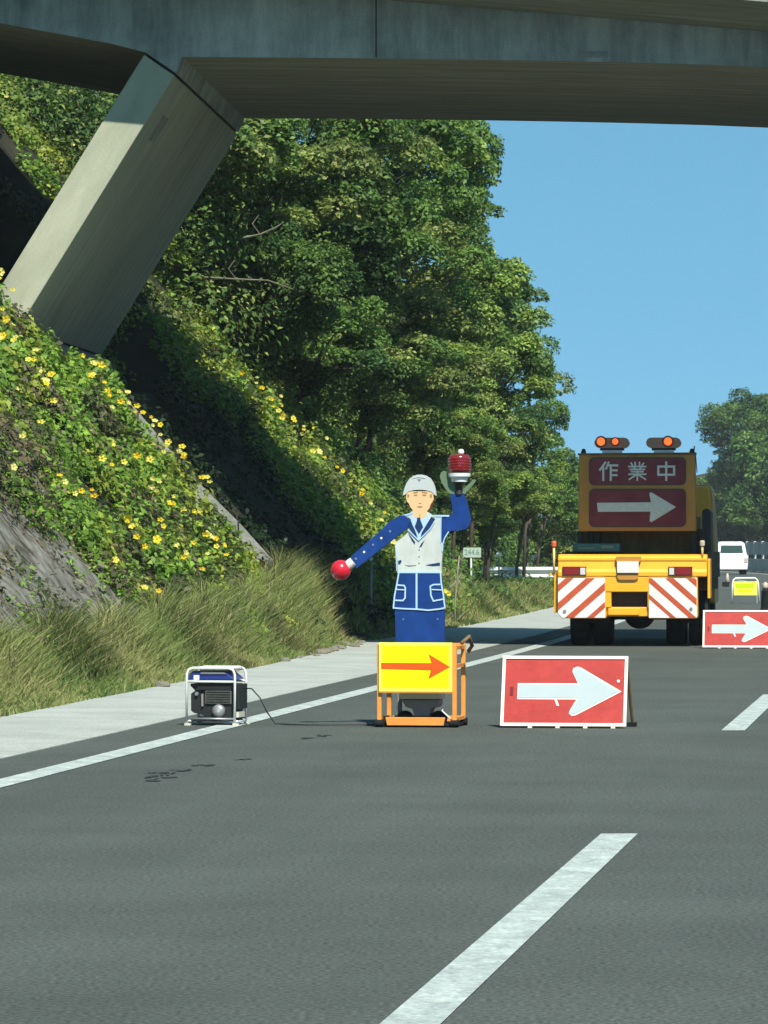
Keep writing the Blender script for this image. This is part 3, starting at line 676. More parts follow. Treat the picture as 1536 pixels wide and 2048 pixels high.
# dead stalk behind the flagman figure
def ds(name, px, Y, pts, r, label, mtl='dry_wood', cat='plant', part='stem', extra=None):
    X = (px - 768) / F * Y; t = empty(name, (X, Y, max(0, HX(X, Y))), label=label, cat=cat)
    for i, (pp, rr) in enumerate(zip(pts, r)): MB().tube(pp, rr, 6).build(part if i == 0 else 'twig', M[mtl], t, smooth=True)
    return t
ds('dead_sapling', 910, 75.5, [[(0, 0, -.1), (0, 0, .35), (.03, 0, .75), (.07, 0, 1.12)], [(.02, 0, .7), (-.1, 0, .6), (-.14, .02, .58)], [(.03, 0, .74), (.16, 0, .58)], [(.02, 0, .66), (.1, 0, .84)], [(.07, 0, 1.08), (.14, 0, 1.02)], [(0, 0, .1), (-.14, 0, .32)], [(0, 0, .05), (.15, 0, .2)]],
   [[.018, .015, .013, .01], .009, .009, .007, .008, .007, .007], 'bare pale dead sapling standing on the gutter edge right of the flagman figure')

# dry creeper stems on the weathered face, joined: nobody could count them
mb = MB()
for k in range(260):
    Y = rng.uniform(39, 50.5); n = rng.uniform(-11.5, -6.5); L = rng.uniform(.15, .6); a = rng.uniform(-1.2, 1.2); pts = []
    for t in (0, .35, .7, 1):
        yy_ = Y + math.sin(a) * L * t + .03 * math.sin(7 * t + k); nn_ = n + math.cos(a) * L * t * .8
        if nn_ > -6.4: nn_ = -6.4
        pts.append((float(axis(yy_)) + nn_, yy_, float(H(nn_, yy_)) + .12 + .06 * math.sin(3 * t + k)))
    mb.tube(pts, [.006, .006, .005, .003], 4)
tag(mb.build('dry_stems', mat('dry_stem', (.16, .12, .08), .9, .1, var=.5, scale=2)), label='tangle of dry brown creeper stems on the weathered slope at the left edge', kind='stuff')

# delineator posts
def marker(px, Y, ztop, label, rad=.05):
    X = (px - 768) / F * Y; z0 = HX(X, Y); t = empty('delineator', (X, Y, z0), label=label, cat='road marker')
    MB().tube([(0, 0, -.2), (0, 0, ztop - z0)], .02, 8).build('post', M['steel'], t, smooth=True)
    MB().lathe([(rad, -.012), (rad, .012)], (0, -.03, ztop - z0), 'y', 20).build('reflector', M['white'], t)
marker(742, 66.5, 1.12, 'thin grey marker post with round reflector in the bridge shadow, left of the flagman figure', .03)
marker(998, 113, 1.1, 'round white marker on a short post above the guard rail', .07)
marker(1000, 97, .2, 'short marker hidden in the far grass', .03) if False else None

# distance plate
Yk = 100; X = (942 - 768) / F * Yk
kp = empty('distance_plate', (X, Yk, HX(X, Yk)), -.1, label='small white distance plate reading 244.6 on a post in the far grass', cat='sign')
zk = 1.3 - (1105 - 1092) / F * Yk - kp.location.z
MB().tube([(0, 0.02, -.2), (0, 0.02, zk)], .022, 8).build('post', M['rail'], kp, smooth=True)
pl = MB().prism(rounded(-.215, .215, zk - .105, zk + .105, .015), -.012, 0).build('plate', M['signface'], kp)
def text(s, size, m, parent, loc, sx=1.0):
    cu = bpy.data.curves.new('numerals', 'FONT'); cu.body = s; cu.size = size; cu.extrude = .0015; cu.align_x = 'CENTER'; cu.align_y = 'CENTER'
    tmp = bpy.data.objects.new('tmp', cu); COL.objects.link(tmp); dg = bpy.context.evaluated_depsgraph_get()
    me = bpy.data.meshes.new_from_object(tmp.evaluated_get(dg)); bpy.data.objects.remove(tmp); me.materials.clear(); me.materials.append(m)
    o = bpy.data.objects.new('numerals', me); COL.objects.link(o); o.parent = parent; o.location = loc; o.rotation_euler = (math.radians(90), 0, 0); o.scale = (sx, 1, 1); return o
text('244.6', .17, M['signink'], pl, (0.02, -.0145, zk), .85)

# guard rail with flared end (w-beam)
gr_ = empty('guard_rail', (3.0, 119.5, 0), label='white corrugated guard rail beyond the far grass, left of the truck', cat='guard rail')
prof = [(-.17, .0), (-.15, .03), (-.09, .07), (-.06, .03), (0, -.02), (.06, .03), (.09, .07), (.15, .03), (.17, 0)]
path = [(-.55, -.9), (.2, -.4), (1.2, 0), (2.2, .8), (3.2, 3), (4.6, 10), (5.6, 20), (6.6, 34)]
mb = MB(); rings = []
for i, (x, y) in enumerate(path):
    a = path[max(i - 1, 0)]; b = path[min(i + 1, len(path) - 1)]; t = Vector((b[0] - a[0], b[1] - a[1])).normalized(); nrm = Vector((t.y, -t.x))
    rings.append([(x + nrm.x * d, y + nrm.y * d, .6 + z) for z, d in prof] + [(x + nrm.x * (d - .01), y + nrm.y * (d - .01), .6 + z) for z, d in prof[::-1]])
mb.loft(rings).build('beam', M['rail'], gr_)
for i in (1, 2, 3, 4): MB().tube([(path[i][0] - .08, path[i][1] + .08, -.1 + .0), (path[i][0] - .08, path[i][1] + .08, .72)], .06, 8).build('post', M['rail'], gr_, smooth=True)

# ---------------------------------------------------------------- flagman robot sign
YM = 33.7; SM = F / YM; CXM = 830
fm = empty('flagman_figure', ((CXM - 768) / F * YM, YM, 0), math.radians(-9), label='blue and white cut-out flagman figure standing in an orange cage with yellow arrow board', cat='flagman figure')
def mp(px, py): return ((px - CXM) / SM, (1455 - py) / SM)
def mc(x, y): return mp(613.5 + x / 4.042, 870 + y / 4.042)           # from the enlarged view of the figure
def md(x, y): return mp(740 + x / 7.314, 1270 + y / 7.314)          # from the enlarged view of the cage
D = .45
XL, XR = mp(758, 0)[0], mp(910, 0)[0]; ZT = mp(0, 1288)[1]
for x in (XL, XR):
    for y in (0, D): MB().box(x - .016, x + .016, y - .016, y + .016, .02, ZT).build('cage_post', M['orange'], fm, bevel=.004)
for y in (0, D):
    MB().box(XL + .017, XR - .017, y - .013, y + .013, ZT - .03, ZT - .002).build('cage_rail', M['orange'], fm)
for x in (XL, XR):
    for z in (.06, ZT - .16, ZT - .03): MB().box(x - .012, x + .012, .017, D - .017, z - .013, z + .013).build('cage_rail', M['orange'], fm)
MB().box(XL + .03, XR - .03, D - .02, D, .03, .07).build('cage_rail', M['orange'], fm)
kp_ = [md(225, 1205), md(1110, 1205), md(1085, 1325), md(250, 1325)]
MB().prism(kp_, -.022, -.01).build('kick_plate', M['orange'], fm, bevel=.003)
for x in (XL, XR):
    for y in (0.0, D): MB().lathe([(.028, -.028), (.03, 0), (.028, .028)], (x + .0, y, .03), 'x', 14).build('caster', M['black'], fm)
MB().box(XL - .01, XR + .01, .01, D, .012, .03).build('base_tray', M['black'], fm)
bd = MB().prism([md(135, 110), md(1215, 110), md(1215, 825), md(135, 825)], -.034, -.018).build('arrow_board', M['fluo2'], fm)
MB().prism([md(185, 160), md(1165, 160), md(1165, 775), md(185, 775)], -.036, -.0345).build('face', M['fluo'], bd)
MB().prism([md(170, 408), md(915, 410), md(865, 275), md(1185, 465), md(865, 645), md(905, 515), md(170, 497)], -.038, -.0362).build('arrow', M['arrowred'], bd)
MB().prism([md(135, 825), md(1215, 825), md(1215, 850), md(135, 850)], -.036, -.016).build('board_frame', M['ochre'], bd)
# machine inside the cage
MB().prism([md(380, 700), md(1010, 700), md(1010, 948), md(380, 948)], .1, .34).build('controller_box', M['ivory'], fm, bevel=.01)
MB().prism([md(420, 955), md(980, 955), md(960, 1065), md(860, 1090), md(830, 1200), md(610, 1200), md(580, 1090), md(480, 1065)], .12, .32).build('battery_box', M['greybox'], fm, bevel=.008)
for cx in (450, 950):
    x, z = md(cx, 1135); MB().lathe([(.0, -.05), (.055, -.05), (.06, 0), (.055, .05), (.0, .05)], (x, .2, .055), 'y', 20).build('weight', M['black'], fm, smooth=True)
MB().tube([(*[md(1050, 970)[0]], .06, md(1050, 970)[1]), (md(1080, 1060)[0], .05, md(0, 1060)[1]), (md(1040, 1120)[0], .05, md(0, 1110)[1]), (md(1120, 1180)[0], .04, md(0, 1180)[1]), (md(1180, 1230)[0], .02, md(0, 1230)[1])], .006, 6).build('cable', M['white'], fm, smooth=True)
MB().box(XL + .07, XL + .1, D - .05, D - .02, .06, .3).build('rear_strut', M['greybox'], fm)
MB().tube([(XR + .02, .2, ZT), (XR + .07, .25, ZT + .05), (XR + .085, .3, ZT - .02), (XR + .05, .35, ZT - .06)], .015, 6).build('strap', M['brown'], fm, smooth=True)

YB = .16     # board plane
def lay(name, pts, m, lift, parent=fm, back=None, fn=mc, **k):
    return MB().prism([fn(*p) for p in pts], YB - .001 - lift * .003, YB if back is None else YB + back).build(name, m, parent, **k)
tors = lay('trousers', [(683, 1415), (1090, 1415), (1088, 1690), (690, 1690)], M['blue'], 1, back=.03)
for c in ((752, 1495), (1035, 1492)):
    x, z = mc(*c); MB().lathe([(.0, -.001), (.006, -.001), (.006, .004), (0, .004)], (x, YB - .006, z), 'y', 10).build('bolt', M['steel'], tors)
skirt = lay('jacket_skirt', [(712, 1118), (1062, 1118), (1070, 1200), (1085, 1300), (1098, 1400), (1050, 1414), (960, 1424), (870, 1414), (760, 1412), (668, 1404), (680, 1290), (700, 1200)], M['blue'], 2, back=.028)
def strip_(parent, pts, w, m, lift, nm='piping'):
    """a raised line of given width (in enlarged-view pixels) along pts"""
    mb = MB()
    for a, b in zip(pts[:-1], pts[1:]):
        d = Vector((b[0] - a[0], b[1] - a[1])); L = d.length; d.normalize(); n = Vector((-d.y, d.x)) * w / 2; e = d * w * .35
        a2 = Vector(a) - e; b2 = Vector(b) + e
        mb.prism([mc(*(a2 + n)), mc(*(b2 + n)), mc(*(b2 - n)), mc(*(a2 - n))], YB - .001 - lift * .003, YB - .001 - (lift - 1) * .003)
        lift += .12
    return mb.build(nm, m, parent)
strip_(skirt, [(715, 1122), (702, 1200), (682, 1300), (672, 1402), (760, 1408), (870, 1412), (960, 1420), (1050, 1410), (1095, 1400), (1082, 1290), (1065, 1200), (1060, 1122)], 12, M['pale_blue'], 3.1)
strip_(skirt, [(862, 1125), (862, 1408)], 15, M['pale_blue'], 3.1)
strip_(skirt, [(700, 1215), (760, 1220), (770, 1240), (768, 1320), (750, 1342), (690, 1340)], 12, M['pale_blue'], 3.3, 'pocket')
strip_(skirt, [(695, 1252), (765, 1255)], 9, M['pale_blue'], 4.4, 'pocket')
strip_(skirt, [(1065, 1210), (1000, 1212), (975, 1225), (980, 1300), (1000, 1345), (1080, 1330)], 12, M['pale_blue'], 3.3, 'pocket')
strip_(skirt, [(990, 1252), (1070, 1255)], 9, M['pale_blue'], 4.4, 'pocket')
vest = lay('vest', [(735, 655), (800, 638), (830, 612), (955, 622), (985, 648), (1060, 655), (1060, 860), (1078, 890), (1073, 960), (1066, 1040), (1066, 1122), (708, 1122), (702, 1000), (688, 900), (690, 870), (790, 790), (775, 700)], M['vest'], 2.2, back=.028)
strip_(vest, [(1060, 870), (1063, 660)], 8, M['pale_blue'], 3.4)
strip_(vest, [(1075, 940), (1078, 880), (1095, 830), (1125, 785)], 9, M['pale_blue'], 4.4)
strip_(vest, [(740, 655), (800, 640), (830, 628)], 12, M['pale_blue'], 3.4)
strip_(vest, [(710, 1112), (1064, 1112)], 14, M['pale_blue'], 3.4)
strip_(vest, [(700, 1100), (694, 960), (688, 890)], 7, M['pale_blue'], 3.4)
lay('shirt', [(818, 650), (960, 640), (965, 690), (890, 850), (880, 850), (845, 760), (815, 700)], M['pale_blue'], 3.1, vest)
lay('tie', [(868, 668), (892, 668), (895, 690), (916, 745), (882, 800), (848, 740), (865, 695)], M['navy'], 4.2, vest)
lay('lapel', [(795, 665), (812, 680), (830, 730), (862, 810), (868, 838), (835, 800), (800, 750), (785, 700)], M['navy'], 4, vest)
lay('lapel', [(985, 660), (1015, 680), (995, 715), (935, 800), (893, 838), (905, 790), (950, 715)], M['navy'], 4, vest)
strip_(vest, [(795, 770), (880, 852), (975, 760), (1010, 700)], 9, M['pale_blue'], 4.8)
lay('fold', [(795, 795), (850, 865), (848, 885), (825, 855)], M['navy'], 3.4, vest)
lay('fold', [(928, 852), (905, 900), (884, 912), (900, 880)], M['navy'], 3.4, vest)
lay('fold', [(940, 1052), (1052, 1033), (1055, 1056), (990, 1060)], M['navy'], 3.4, vest)
lay('fold', [(770, 1052), (790, 1058), (860, 1055), (800, 1062)], M['navy'], 3.4, vest)
lay('badge', [(712, 1018), (738, 1012), (738, 1030), (722, 1048), (712, 1044)], M['navy'], 3.4, vest)
for y in (930, 985, 1038):
    x, z = mc(883, y); MB().lathe([(0, -.001), (.0055, -.001), (.0055, .002), (0, .002)], (x, YB - .009, z), 'y', 10).build('button', M['greybox'], vest)
# raised arm
arm = lay('raised_arm', [(1062, 672), (1125, 668), (1128, 645), (1160, 640), (1150, 560), (1138, 478), (1252, 478), (1275, 550), (1292, 620), (1305, 680), (1297, 730), (1270, 758), (1215, 772), (1130, 775), (1095, 820), (1072, 875), (1062, 850)], M['blue'], 1.4, back=.028, bevel=.0)
strip_(arm, [(1005, 654), (1060, 654), (1125, 654)], 14, M['pale_blue'], 3.6)
for c in ((1192, 548), (1200, 640)):
    x, z = mc(*c); MB().lathe([(0, -.001), (.005, -.001), (.005, .003), (0, .003)], (x, YB - .008, z), 'y', 8).build('bolt', M['navy'], arm)
lay('glove', [(1062, 300), (1085, 288), (1110, 298), (1122, 330), (1135, 370), (1165, 395), (1175, 440), (1172, 476), (1130, 474), (1095, 430), (1065, 380), (1052, 335)], M['glove'], 1, arm, back=.025)
lay('glove', [(1235, 470), (1245, 435), (1290, 395), (1330, 358), (1350, 368), (1320, 410), (1275, 455), (1262, 478)], M['glove'], 1, arm, back=.02)
# rotating lamp held up
x0, _ = mc(1212, 0)
def zc(y): return mc(0, y)[1]
wc = (92 / 4.042) / SM
lamp = MB().lathe([(.0, zc(305)), (wc, zc(305)), (wc * 1.02, zc(260)), (wc, zc(200)), (wc * .95, zc(175)), (wc * .8, zc(158)), (0, zc(155))], (x0, YB + .0, 0), 'z', 28).build('warning_lamp', M['redlamp'], fm, smooth=True)
for k in range(5): MB().lathe([(wc * 1.0, zc(285 - k * 22)), (wc * 1.05, zc(279 - k * 22)), (wc * 1.0, zc(273 - k * 22))], (x0, YB, 0), 'z', 28).build('lens_ring', M['redlamp'], lamp)
MB().lathe([(0, zc(378)), (wc * .72, zc(378)), (wc * .76, zc(345)), (wc * .98, zc(335)), (wc * 1.0, zc(308)), (0, zc(306))], (x0 + .0, YB, 0), 'z', 28).build('lamp_base', M['white'], lamp)
MB().lathe([(0, zc(155)), (.02, zc(155)), (.023, zc(140)), (.018, zc(118)), (0, zc(112))], (x0 + .012, YB, 0), 'z', 16).build('lamp_cap', M['white'], lamp, smooth=True)
MB().lathe([(.03, zc(480)), (.022, zc(440)), (.03, zc(380))], (x0 - .005, YB + .01, 0), 'z', 14).build('lamp_neck', M['blackp'], lamp)
# swinging arm, its collar and red globe, in front of the board
sw = MB().prism([mc(*p) for p in [(728, 650), (765, 648), (795, 668), (808, 705), (800, 742), (775, 770), (372, 1082), (340, 1045), (308, 1000), (575, 770), (640, 705)]], YB - .04, YB - .012).build('swinging_arm', M['blue'], fm, bevel=.004)
for i, c in enumerate([(650, 780), (578, 835), (510, 890), (436, 948), (368, 1003)]):
    x, z = mc(*c); MB().lathe([(0, -.003), (.008, -.003), (.009, .003), (0, .003)], (x, YB - .042, z), 'y', 12).build('reflector', M['refl_white'] if i % 2 else M['steel'], sw)
p1 = Vector((mc(345, 1020)[0], YB - .026, mc(345, 1020)[1] - .004)); p2 = Vector((mc(285, 1070)[0], YB - .026, mc(285, 1070)[1])); dd = (p2 - p1).normalized()
MB().tube([tuple(p1), tuple(p2)], .036, 18).build('globe_collar', M['refl_white'], sw)
bc = mc(242, 1095); bm = bmesh.new(); bmesh.ops.create_uvsphere(bm, u_segments=28, v_segments=16, radius=.0735); me = bpy.data.meshes.new('red_globe'); bm.to_mesh(me); bm.free()
me.polygons.foreach_set('use_smooth', [True] * len(me.polygons)); me.materials.append(M['redball'])
o = bpy.data.objects.new('red_globe', me); COL.objects.link(o); o.parent = fm; o.location = (bc[0], YB - .026, bc[1])
# head
lay('hair', [(768, 470), (1012, 470), (1008, 520), (990, 580), (960, 625), (930, 640), (830, 615), (798, 590), (775, 530)], M['hair'], .6, back=.02)
face = lay('face', [(790, 455), (992, 455), (1000, 480), (1002, 520), (990, 545), (978, 560), (968, 592), (948, 615), (946, 655), (915, 672), (888, 690), (860, 672), (832, 655), (830, 605), (808, 580), (800, 555), (785, 540), (775, 505), (778, 480)], M['skin'], 3.2, back=.0)
for pts in ([(838, 462), (870, 458), (872, 465), (838, 470)], [(908, 458), (948, 462), (948, 470), (908, 465)], [(842, 482), (868, 480), (868, 488), (842, 489)], [(912, 480), (942, 482), (942, 489), (912, 488)], [(870, 575), (912, 575), (905, 583), (878, 583)], [(884, 548), (902, 548), (900, 554), (884, 553)], [(888, 635), (892, 635), (892, 680), (888, 680)], [(786, 478), (804, 480), (802, 500), (790, 505)], [(972, 480), (990, 478), (988, 505), (974, 500)]):
    lay('facial_feature', pts, M['skin_line'], 4.2, face)
helm = lay('helmet', [(748, 488), (756, 455), (766, 425), (778, 392), (800, 358), (835, 330), (870, 320), (905, 319), (940, 328), (975, 350), (998, 385), (1012, 420), (1020, 455), (1024, 492), (1008, 482), (985, 458), (940, 446), (890, 441), (840, 445), (795, 456), (768, 482)], M['helmet'], 4.4, back=.02)
lay('helmet_badge', [(872, 355), (900, 355), (892, 370), (880, 370)], M['greybox'], 5.4, helm)
strip_(helm, [(835, 345), (885, 338), (935, 347)], 5, M['vest'], 5.6, 'helmet_ridge')
MB().box(-.03, .03, YB + .032, YB + .06, .3, mc(0, 800)[1]).build('support_pole', M['steel'], fm)

# ---------------------------------------------------------------- red arrow signs
def arrow_sign(X, Y, w, h, rz, label, lean=.16):
    t = empty('arrow_sign', (X, Y, 0), rz, label=label, cat='sign', group='red arrow signs on the road')
    hx = w / 2; ang = math.asin(lean / h)
    fe = bpy.data.objects.new('board', None)
    def tilt(o): o.rotation_euler = (-ang, 0, 0); o.location = (0, 0, .012); return o
    b = tilt(MB().box(-hx + .01, hx - .01, -.006, .006, .01, h - .01).build('board', M['signred'], t))
    fw = .022
    fr = MB(); fr.box(-hx, hx, -.014, .01, h - fw, h); fr.box(-hx, hx, -.014, .01, 0, fw)
    fr.build('frame', M['cream'], b); fr = MB(); fr.box(-hx, -hx + fw, -.013, .009, fw, h - fw); fr.box(hx - fw, hx, -.013, .009, fw, h - fw); fr.build('frame', M['cream'], b)
    # arrow outline from the enlarged view: board spans 85..1375 by 105..830
    def s(x, y): return (-hx + (x - 95) / 1260 * w, h - (y - 105) / 715 * h)
    def arr(g_):
        base = [(255, 380), (250, 545)]
        P = [(255 - g_, 384 - g_), (860, 384 - g_), (800 - g_, 262), (808, 228 - g_ * .6), (850, 212 - g_), (885, 222 - g_), (1300 + g_ * 1.6, 465), (850, 708 + g_), (810, 715 + g_), (780 - g_, 690), (790 - g_ * .6, 655), (850, 548 + g_), (255 - g_, 548 + g_)]
        return [s(*p) for p in P]
    MB().prism(arr(0), -.0095, -.0065).build('arrow_border', M['cream'], b)
    MB().prism([s(*p) for p in [(268, 397), (880, 397), (818, 270), (825, 240), (850, 226), (880, 236), (1270, 465), (850, 690), (815, 698), (798, 683), (805, 658), (868, 535), (268, 535)]], -.0125, -.0098).build('arrow', M['signwhite'], b)
    MB().prism([s(180, 420), s(215, 420), s(210, 510), s(180, 505)], -.0095, -.0065).build('mark', M['mark'], b)
    MB().prism([s(630, 552), s(655, 552), s(680, 612), s(655, 612)], -.0095, -.0066).build('scratch', M['cream'], b)
    cx, cz = s(1265, 358); MB().lathe([(0, -.001), (.011, -.001), (.011, .002), (0, .002)], (cx, -.009, cz), 'y', 12).build('bolt', M['cream'], b)
    for x in (-hx + .03, hx - .012):
        MB().tube([(x, lean * .95, h * .93), (x + .02, lean + .22, .02)], .013, 6).build('prop_leg', M['brown'], t)
    MB().box(hx - .03, hx + .035, lean + .17, lean + .26, 0.001, .03).build('foot', M['black'], t)
    MB().box(-hx, -hx + .08, lean + .17, lean + .26, 0.001, .03).build('foot', M['black'], t)
    for k in range(4): MB().box(-hx + .2 + k * w * .22, -hx + .23 + k * w * .22, -.02, .012, 0.001, .013).build('foot_pad', M['cream'], t)
    return t
Ya = 33.55; sa = F / Ya
arrow_sign((1126 - 768) / sa, Ya, 253 / sa, 146 / sa, math.radians(-9), 'red sign with white arrow on the asphalt, the near one right of the flagman figure')
Yb2 = 59.6; sb = F / Yb2
arrow_sign((1477 - 768) / sb, Yb2, 144 / sb, 78 / sb, math.radians(-7), 'red sign with white arrow, the far one by the rear right wheel of the truck')

# ---------------------------------------------------------------- generator
Yg = 34.0; Sg = F / Yg; gx = 420
gen = empty('generator', ((gx - 768) / Sg, Yg, 0), math.radians(-12), label='small blue and black portable generator in a silver tube frame beside the white edge line', cat='generator')
def gp(x, y): return ((340 + x / 6.98 - gx) / Sg, (1451 - (1310 + y / 6.98)) / Sg)
W0, W1 = gp(225, 0)[0], gp(915, 0)[0]; HT = gp(0, 180)[1]; DG = .34
for y in (0, DG):
    r = .045; pts = [(W0, y, .01), (W0, y, HT - r), (W0 + r * .3, y, HT - r * .3), (W0 + r, y, HT), (W1 - r, y, HT), (W1 - r * .3, y, HT - r * .3), (W1, y, HT - r), (W1, y, .01)]
    MB().tube(pts, .0095, 10).build('frame_hoop', M['white'], gen, smooth=True)
    MB().tube([(W0, y, gp(0, 370)[1]), (W1, y, gp(0, 370)[1])], .0085, 8).build('cross_tube', M['white'], gen, smooth=True)
    MB().tube([(W0, y, .05), (W1, y, .05)], .008, 8).build('cross_tube', M['steel'], gen, smooth=True)
for x in (W0, W1):
    MB().tube([(x, 0, .03), (x, DG, .03)], .009, 8).build('side_tube', M['white'], gen, smooth=True)
    for y in (0, DG): MB().box(x - .015, x + .03, y - .012, y + .012, .001, .018).build('foot', M['ivory'], gen)
MB().box(W0 + .02, W1 - .02, .0, DG, HT - .012, HT + .004).build('top_plate', M['white'], gen, bevel=.004)
tank = MB().prism([gp(235, 345), gp(255, 270), gp(300, 222), gp(760, 222), gp(890, 330), gp(890, 345)], .015, DG - .02).build('fuel_tank', M['tankblue'], gen, bevel=.006)
MB().prism(rounded(gp(320, 0)[0], gp(400, 0)[0], gp(0, 345)[1], gp(0, 280)[1], .004), .006, .0145).build('sticker', M['white'], tank)
MB().prism([gp(420, 240), gp(760, 240), gp(790, 262), gp(420, 262)], .006, .0145).build('trim_strip', M['steel'], tank)
MB().prism([gp(250, 400), gp(900, 400), gp(900, 930), gp(330, 930), gp(460, 860), gp(420, 830), gp(300, 810), gp(258, 780), gp(258, 540), gp(320, 500), gp(250, 430)], .05, DG - .06).build('engine', M['blackp'], gen, bevel=.006)
MB().prism([gp(470, 490), gp(850, 480), gp(850, 680), gp(470, 680)], .035, .0495).build('silencer_guard', M['enginegrey'], gen, bevel=.003)
for k in range(5): MB().prism([gp(490, 510 + k * 34), gp(830, 510 + k * 34), gp(830, 518 + k * 34), gp(490, 518 + k * 34)], .03, .0345).build('vent_slot', M['black'], gen)
x, z = gp(665, 780); MB().lathe([(0, -.02), (.026, -.02), (.046, -.008), (.05, .02)], (x, .03, z), 'y', 24).build('recoil_starter', M['steel'], gen, smooth=True)
x, z = gp(350, 540); MB().lathe([(0, -.01), (.014, -.01), (.014, .01)], (x, .04, z), 'y', 12).build('fuel_knob', M['steel'], gen)
x, z = gp(420, 600); MB().box(x, x + .012, .03, .049, z - .06, z + .03).build('lever', M['greybox'], gen)
MB().box(W1 + .006, W1 + .02, .05, DG - .04, .12, .3).build('control_panel', M['blackp'], gen)
MB().box(W1 - .004, W1 + .016, .06, DG - .1, .06, .1).build('socket_cover', M['ivory'], gen)
GX, GYY = gen.location.x, gen.location.y
cb = MB().tube([(GX + .24, GYY + .12, .27), (GX + .3, GYY + .1, .265), (GX + .36, GYY + .06, .2), (GX + .41, GYY + .05, .1), (GX + .47, GYY + .1, .012), (GX + .56, GYY + .02, .01), (GX + .7, GYY - .1, .01), (GX + .9, GYY - .05, .01), (GX + 1.15, GYY - .02, .01), (GX + 1.38, GYY + .05, .012)], .0055, 6).build('power_cable', M['blackp'], smooth=True)
tag(cb, label='thin black cable from the generator lying across the white line towards the flagman cage', cat='cable')

# ---------------------------------------------------------------- works truck
YT = 60.7; ST = F / YT; TG = HY + CH * ST; TX = 1262
tr = empty('works_truck', ((TX - 768) / ST, YT, 0), math.radians(-6.2), label='yellow road works truck with red arrow display and striped tail panels in the left lane', cat='truck')
def tp(x, y): return ((1080 + x / 4.151 - TX) / ST, (TG - (850 + y / 4.151)) / ST)
def tpoly(*pts): return [tp(*p) for p in pts]
def tx(x): return tp(x, 0)[0]
def tz(y): return tp(0, y)[1]
# tail: upper beam
tail = MB().loft([[(xx, .0, tz(1262)), (xx, .0, tz(1222)), (xx, .02, tz(1195)), (xx, .05, tz(1105)), (xx, .08, tz(1075)), (xx, .42, tz(1072)), (xx, .42, tz(1262))] for xx in (tx(145), tx(1385))]).build('tail_beam', M['yellow'], tr, bevel=.02, seg=3)
MB().prism(tpoly((545, 1262), (905, 1262), (905, 1386), (545, 1386)), .01, .4).build('centre_panel', M['yellow'], tr, bevel=.01)
MB().box(tx(148), tx(1382), .03, .06, tz(1125), tz(1108)).build('trim_ridge', M['yellow'], tr)
MB().prism(tpoly((545, 1512), (905, 1512), (905, 1590), (545, 1590)), .06, .4).build('lower_crossbar', M['yellow'], tr, bevel=.01)
MB().prism(tpoly((565, 1520), (830, 1522), (822, 1578), (565, 1578)), .0, .058).build('step', M['yellow'], tr, bevel=.006)
for a, b in ((548, 590), (893, 915)): MB().prism(tpoly((a, 1386), (b, 1386), (b, 1512), (a, 1512)), .02, .4).build('side_stay', M['yellow'], tr)
MB().prism(tpoly((590, 1386), (893, 1386), (893, 1512), (590, 1512)), .25, .3).build('recess_plate', M['blackp'], tr)
for i, (x0, x1, flip) in enumerate(((145, 548, False), (900, 1308, True))):
    hx = [(x0, 1262), (x1, 1262), (x1, 1606), (x0 + 30, 1606), (x0, 1560)] if not flip else [(x0, 1262), (x1, 1262), (x1, 1590), (x1 - 10, 1606), (x0, 1606)]
    MB().prism([tp(*p) for p in hx], .012, .4).build('rear_box', M['yellow'], tr, bevel=.01)
    pn = MB().prism([tp(*p) for p in [(x0 + 4, 1270), (x1 - 8, 1270), (x1 - 8, 1600), (x0 + 34 if not flip else x0 + 4, 1600)] + ([(x0 + 4, 1560)] if not flip else [])], .0, .0115).build('striped_panel', M['refl_white'], tr)
    xa, xb, ya, yb = x0 + 5, x1 - 9, 1271, 1599
    # clip diagonal bands to the panel rectangle
    def clip(poly, f):
        out = []
        for k in range(len(poly)):
            p, q = poly[k], poly[(k + 1) % len(poly)]; fp, fq = f(p), f(q)
            if fp >= 0: out.append(p)
            if fp * fq < 0: t = fp / (fp - fq); out.append((p[0] + (q[0] - p[0]) * t, p[1] + (q[1] - p[1]) * t))
        return out
    sl_ = 0.93 if not flip else -0.93
    if not flip: bands = [(1270 - 1270 + 0, 0)]
    # band given by its crossing with the panel's outer side: y at x = xa (left) / x = xb (right)
    offs = [(1325, 1385), (1475, 1540), (1650, 1715), (1810, 1860)] if not flip else [(1345, 1262), (1462, 1400)][:0]
    if not flip:
        for ya_, yb_ in offs:
            poly = [(xa, ya_), (xa, yb_), (xb, yb_ - (xb - xa) * .88), (xb, ya_ - (xb - xa) * .88)]
            for f in (lambda p: p[1] - ya, lambda p: yb - p[1]):
                if len(poly): poly = clip(poly, f)
            if len(poly) > 2: MB().prism([tp(*p) for p in poly], -.003, -.0004).build('stripe', M['stripe'], pn)
    else:
        for ya_, yb_ in [(1285, 1345), (1440, 1500), (1600, 1655), (1750, 1790)][::1]:
            poly = [(xb, ya_), (xb, yb_), (xa, yb_ - (xb - xa) * .88), (xa, ya_ - (xb - xa) * .88)]
            for f in (lambda p: p[1] - ya, lambda p: yb - p[1]):
                if len(poly): poly = clip(poly, f)
            if len(poly) > 2: MB().prism([tp(*p) for p in poly], -.003, -.0004).build('stripe', M['stripe'], pn)
    bx, bz = tp(203 if not flip else 1253, 1547 if not flip else 1525)
    MB().lathe([(.0, -.006), (.022, -.006), (.022, .0)], (bx, -.004, bz), 'y', 14).build('bolt', M['steel'], pn)
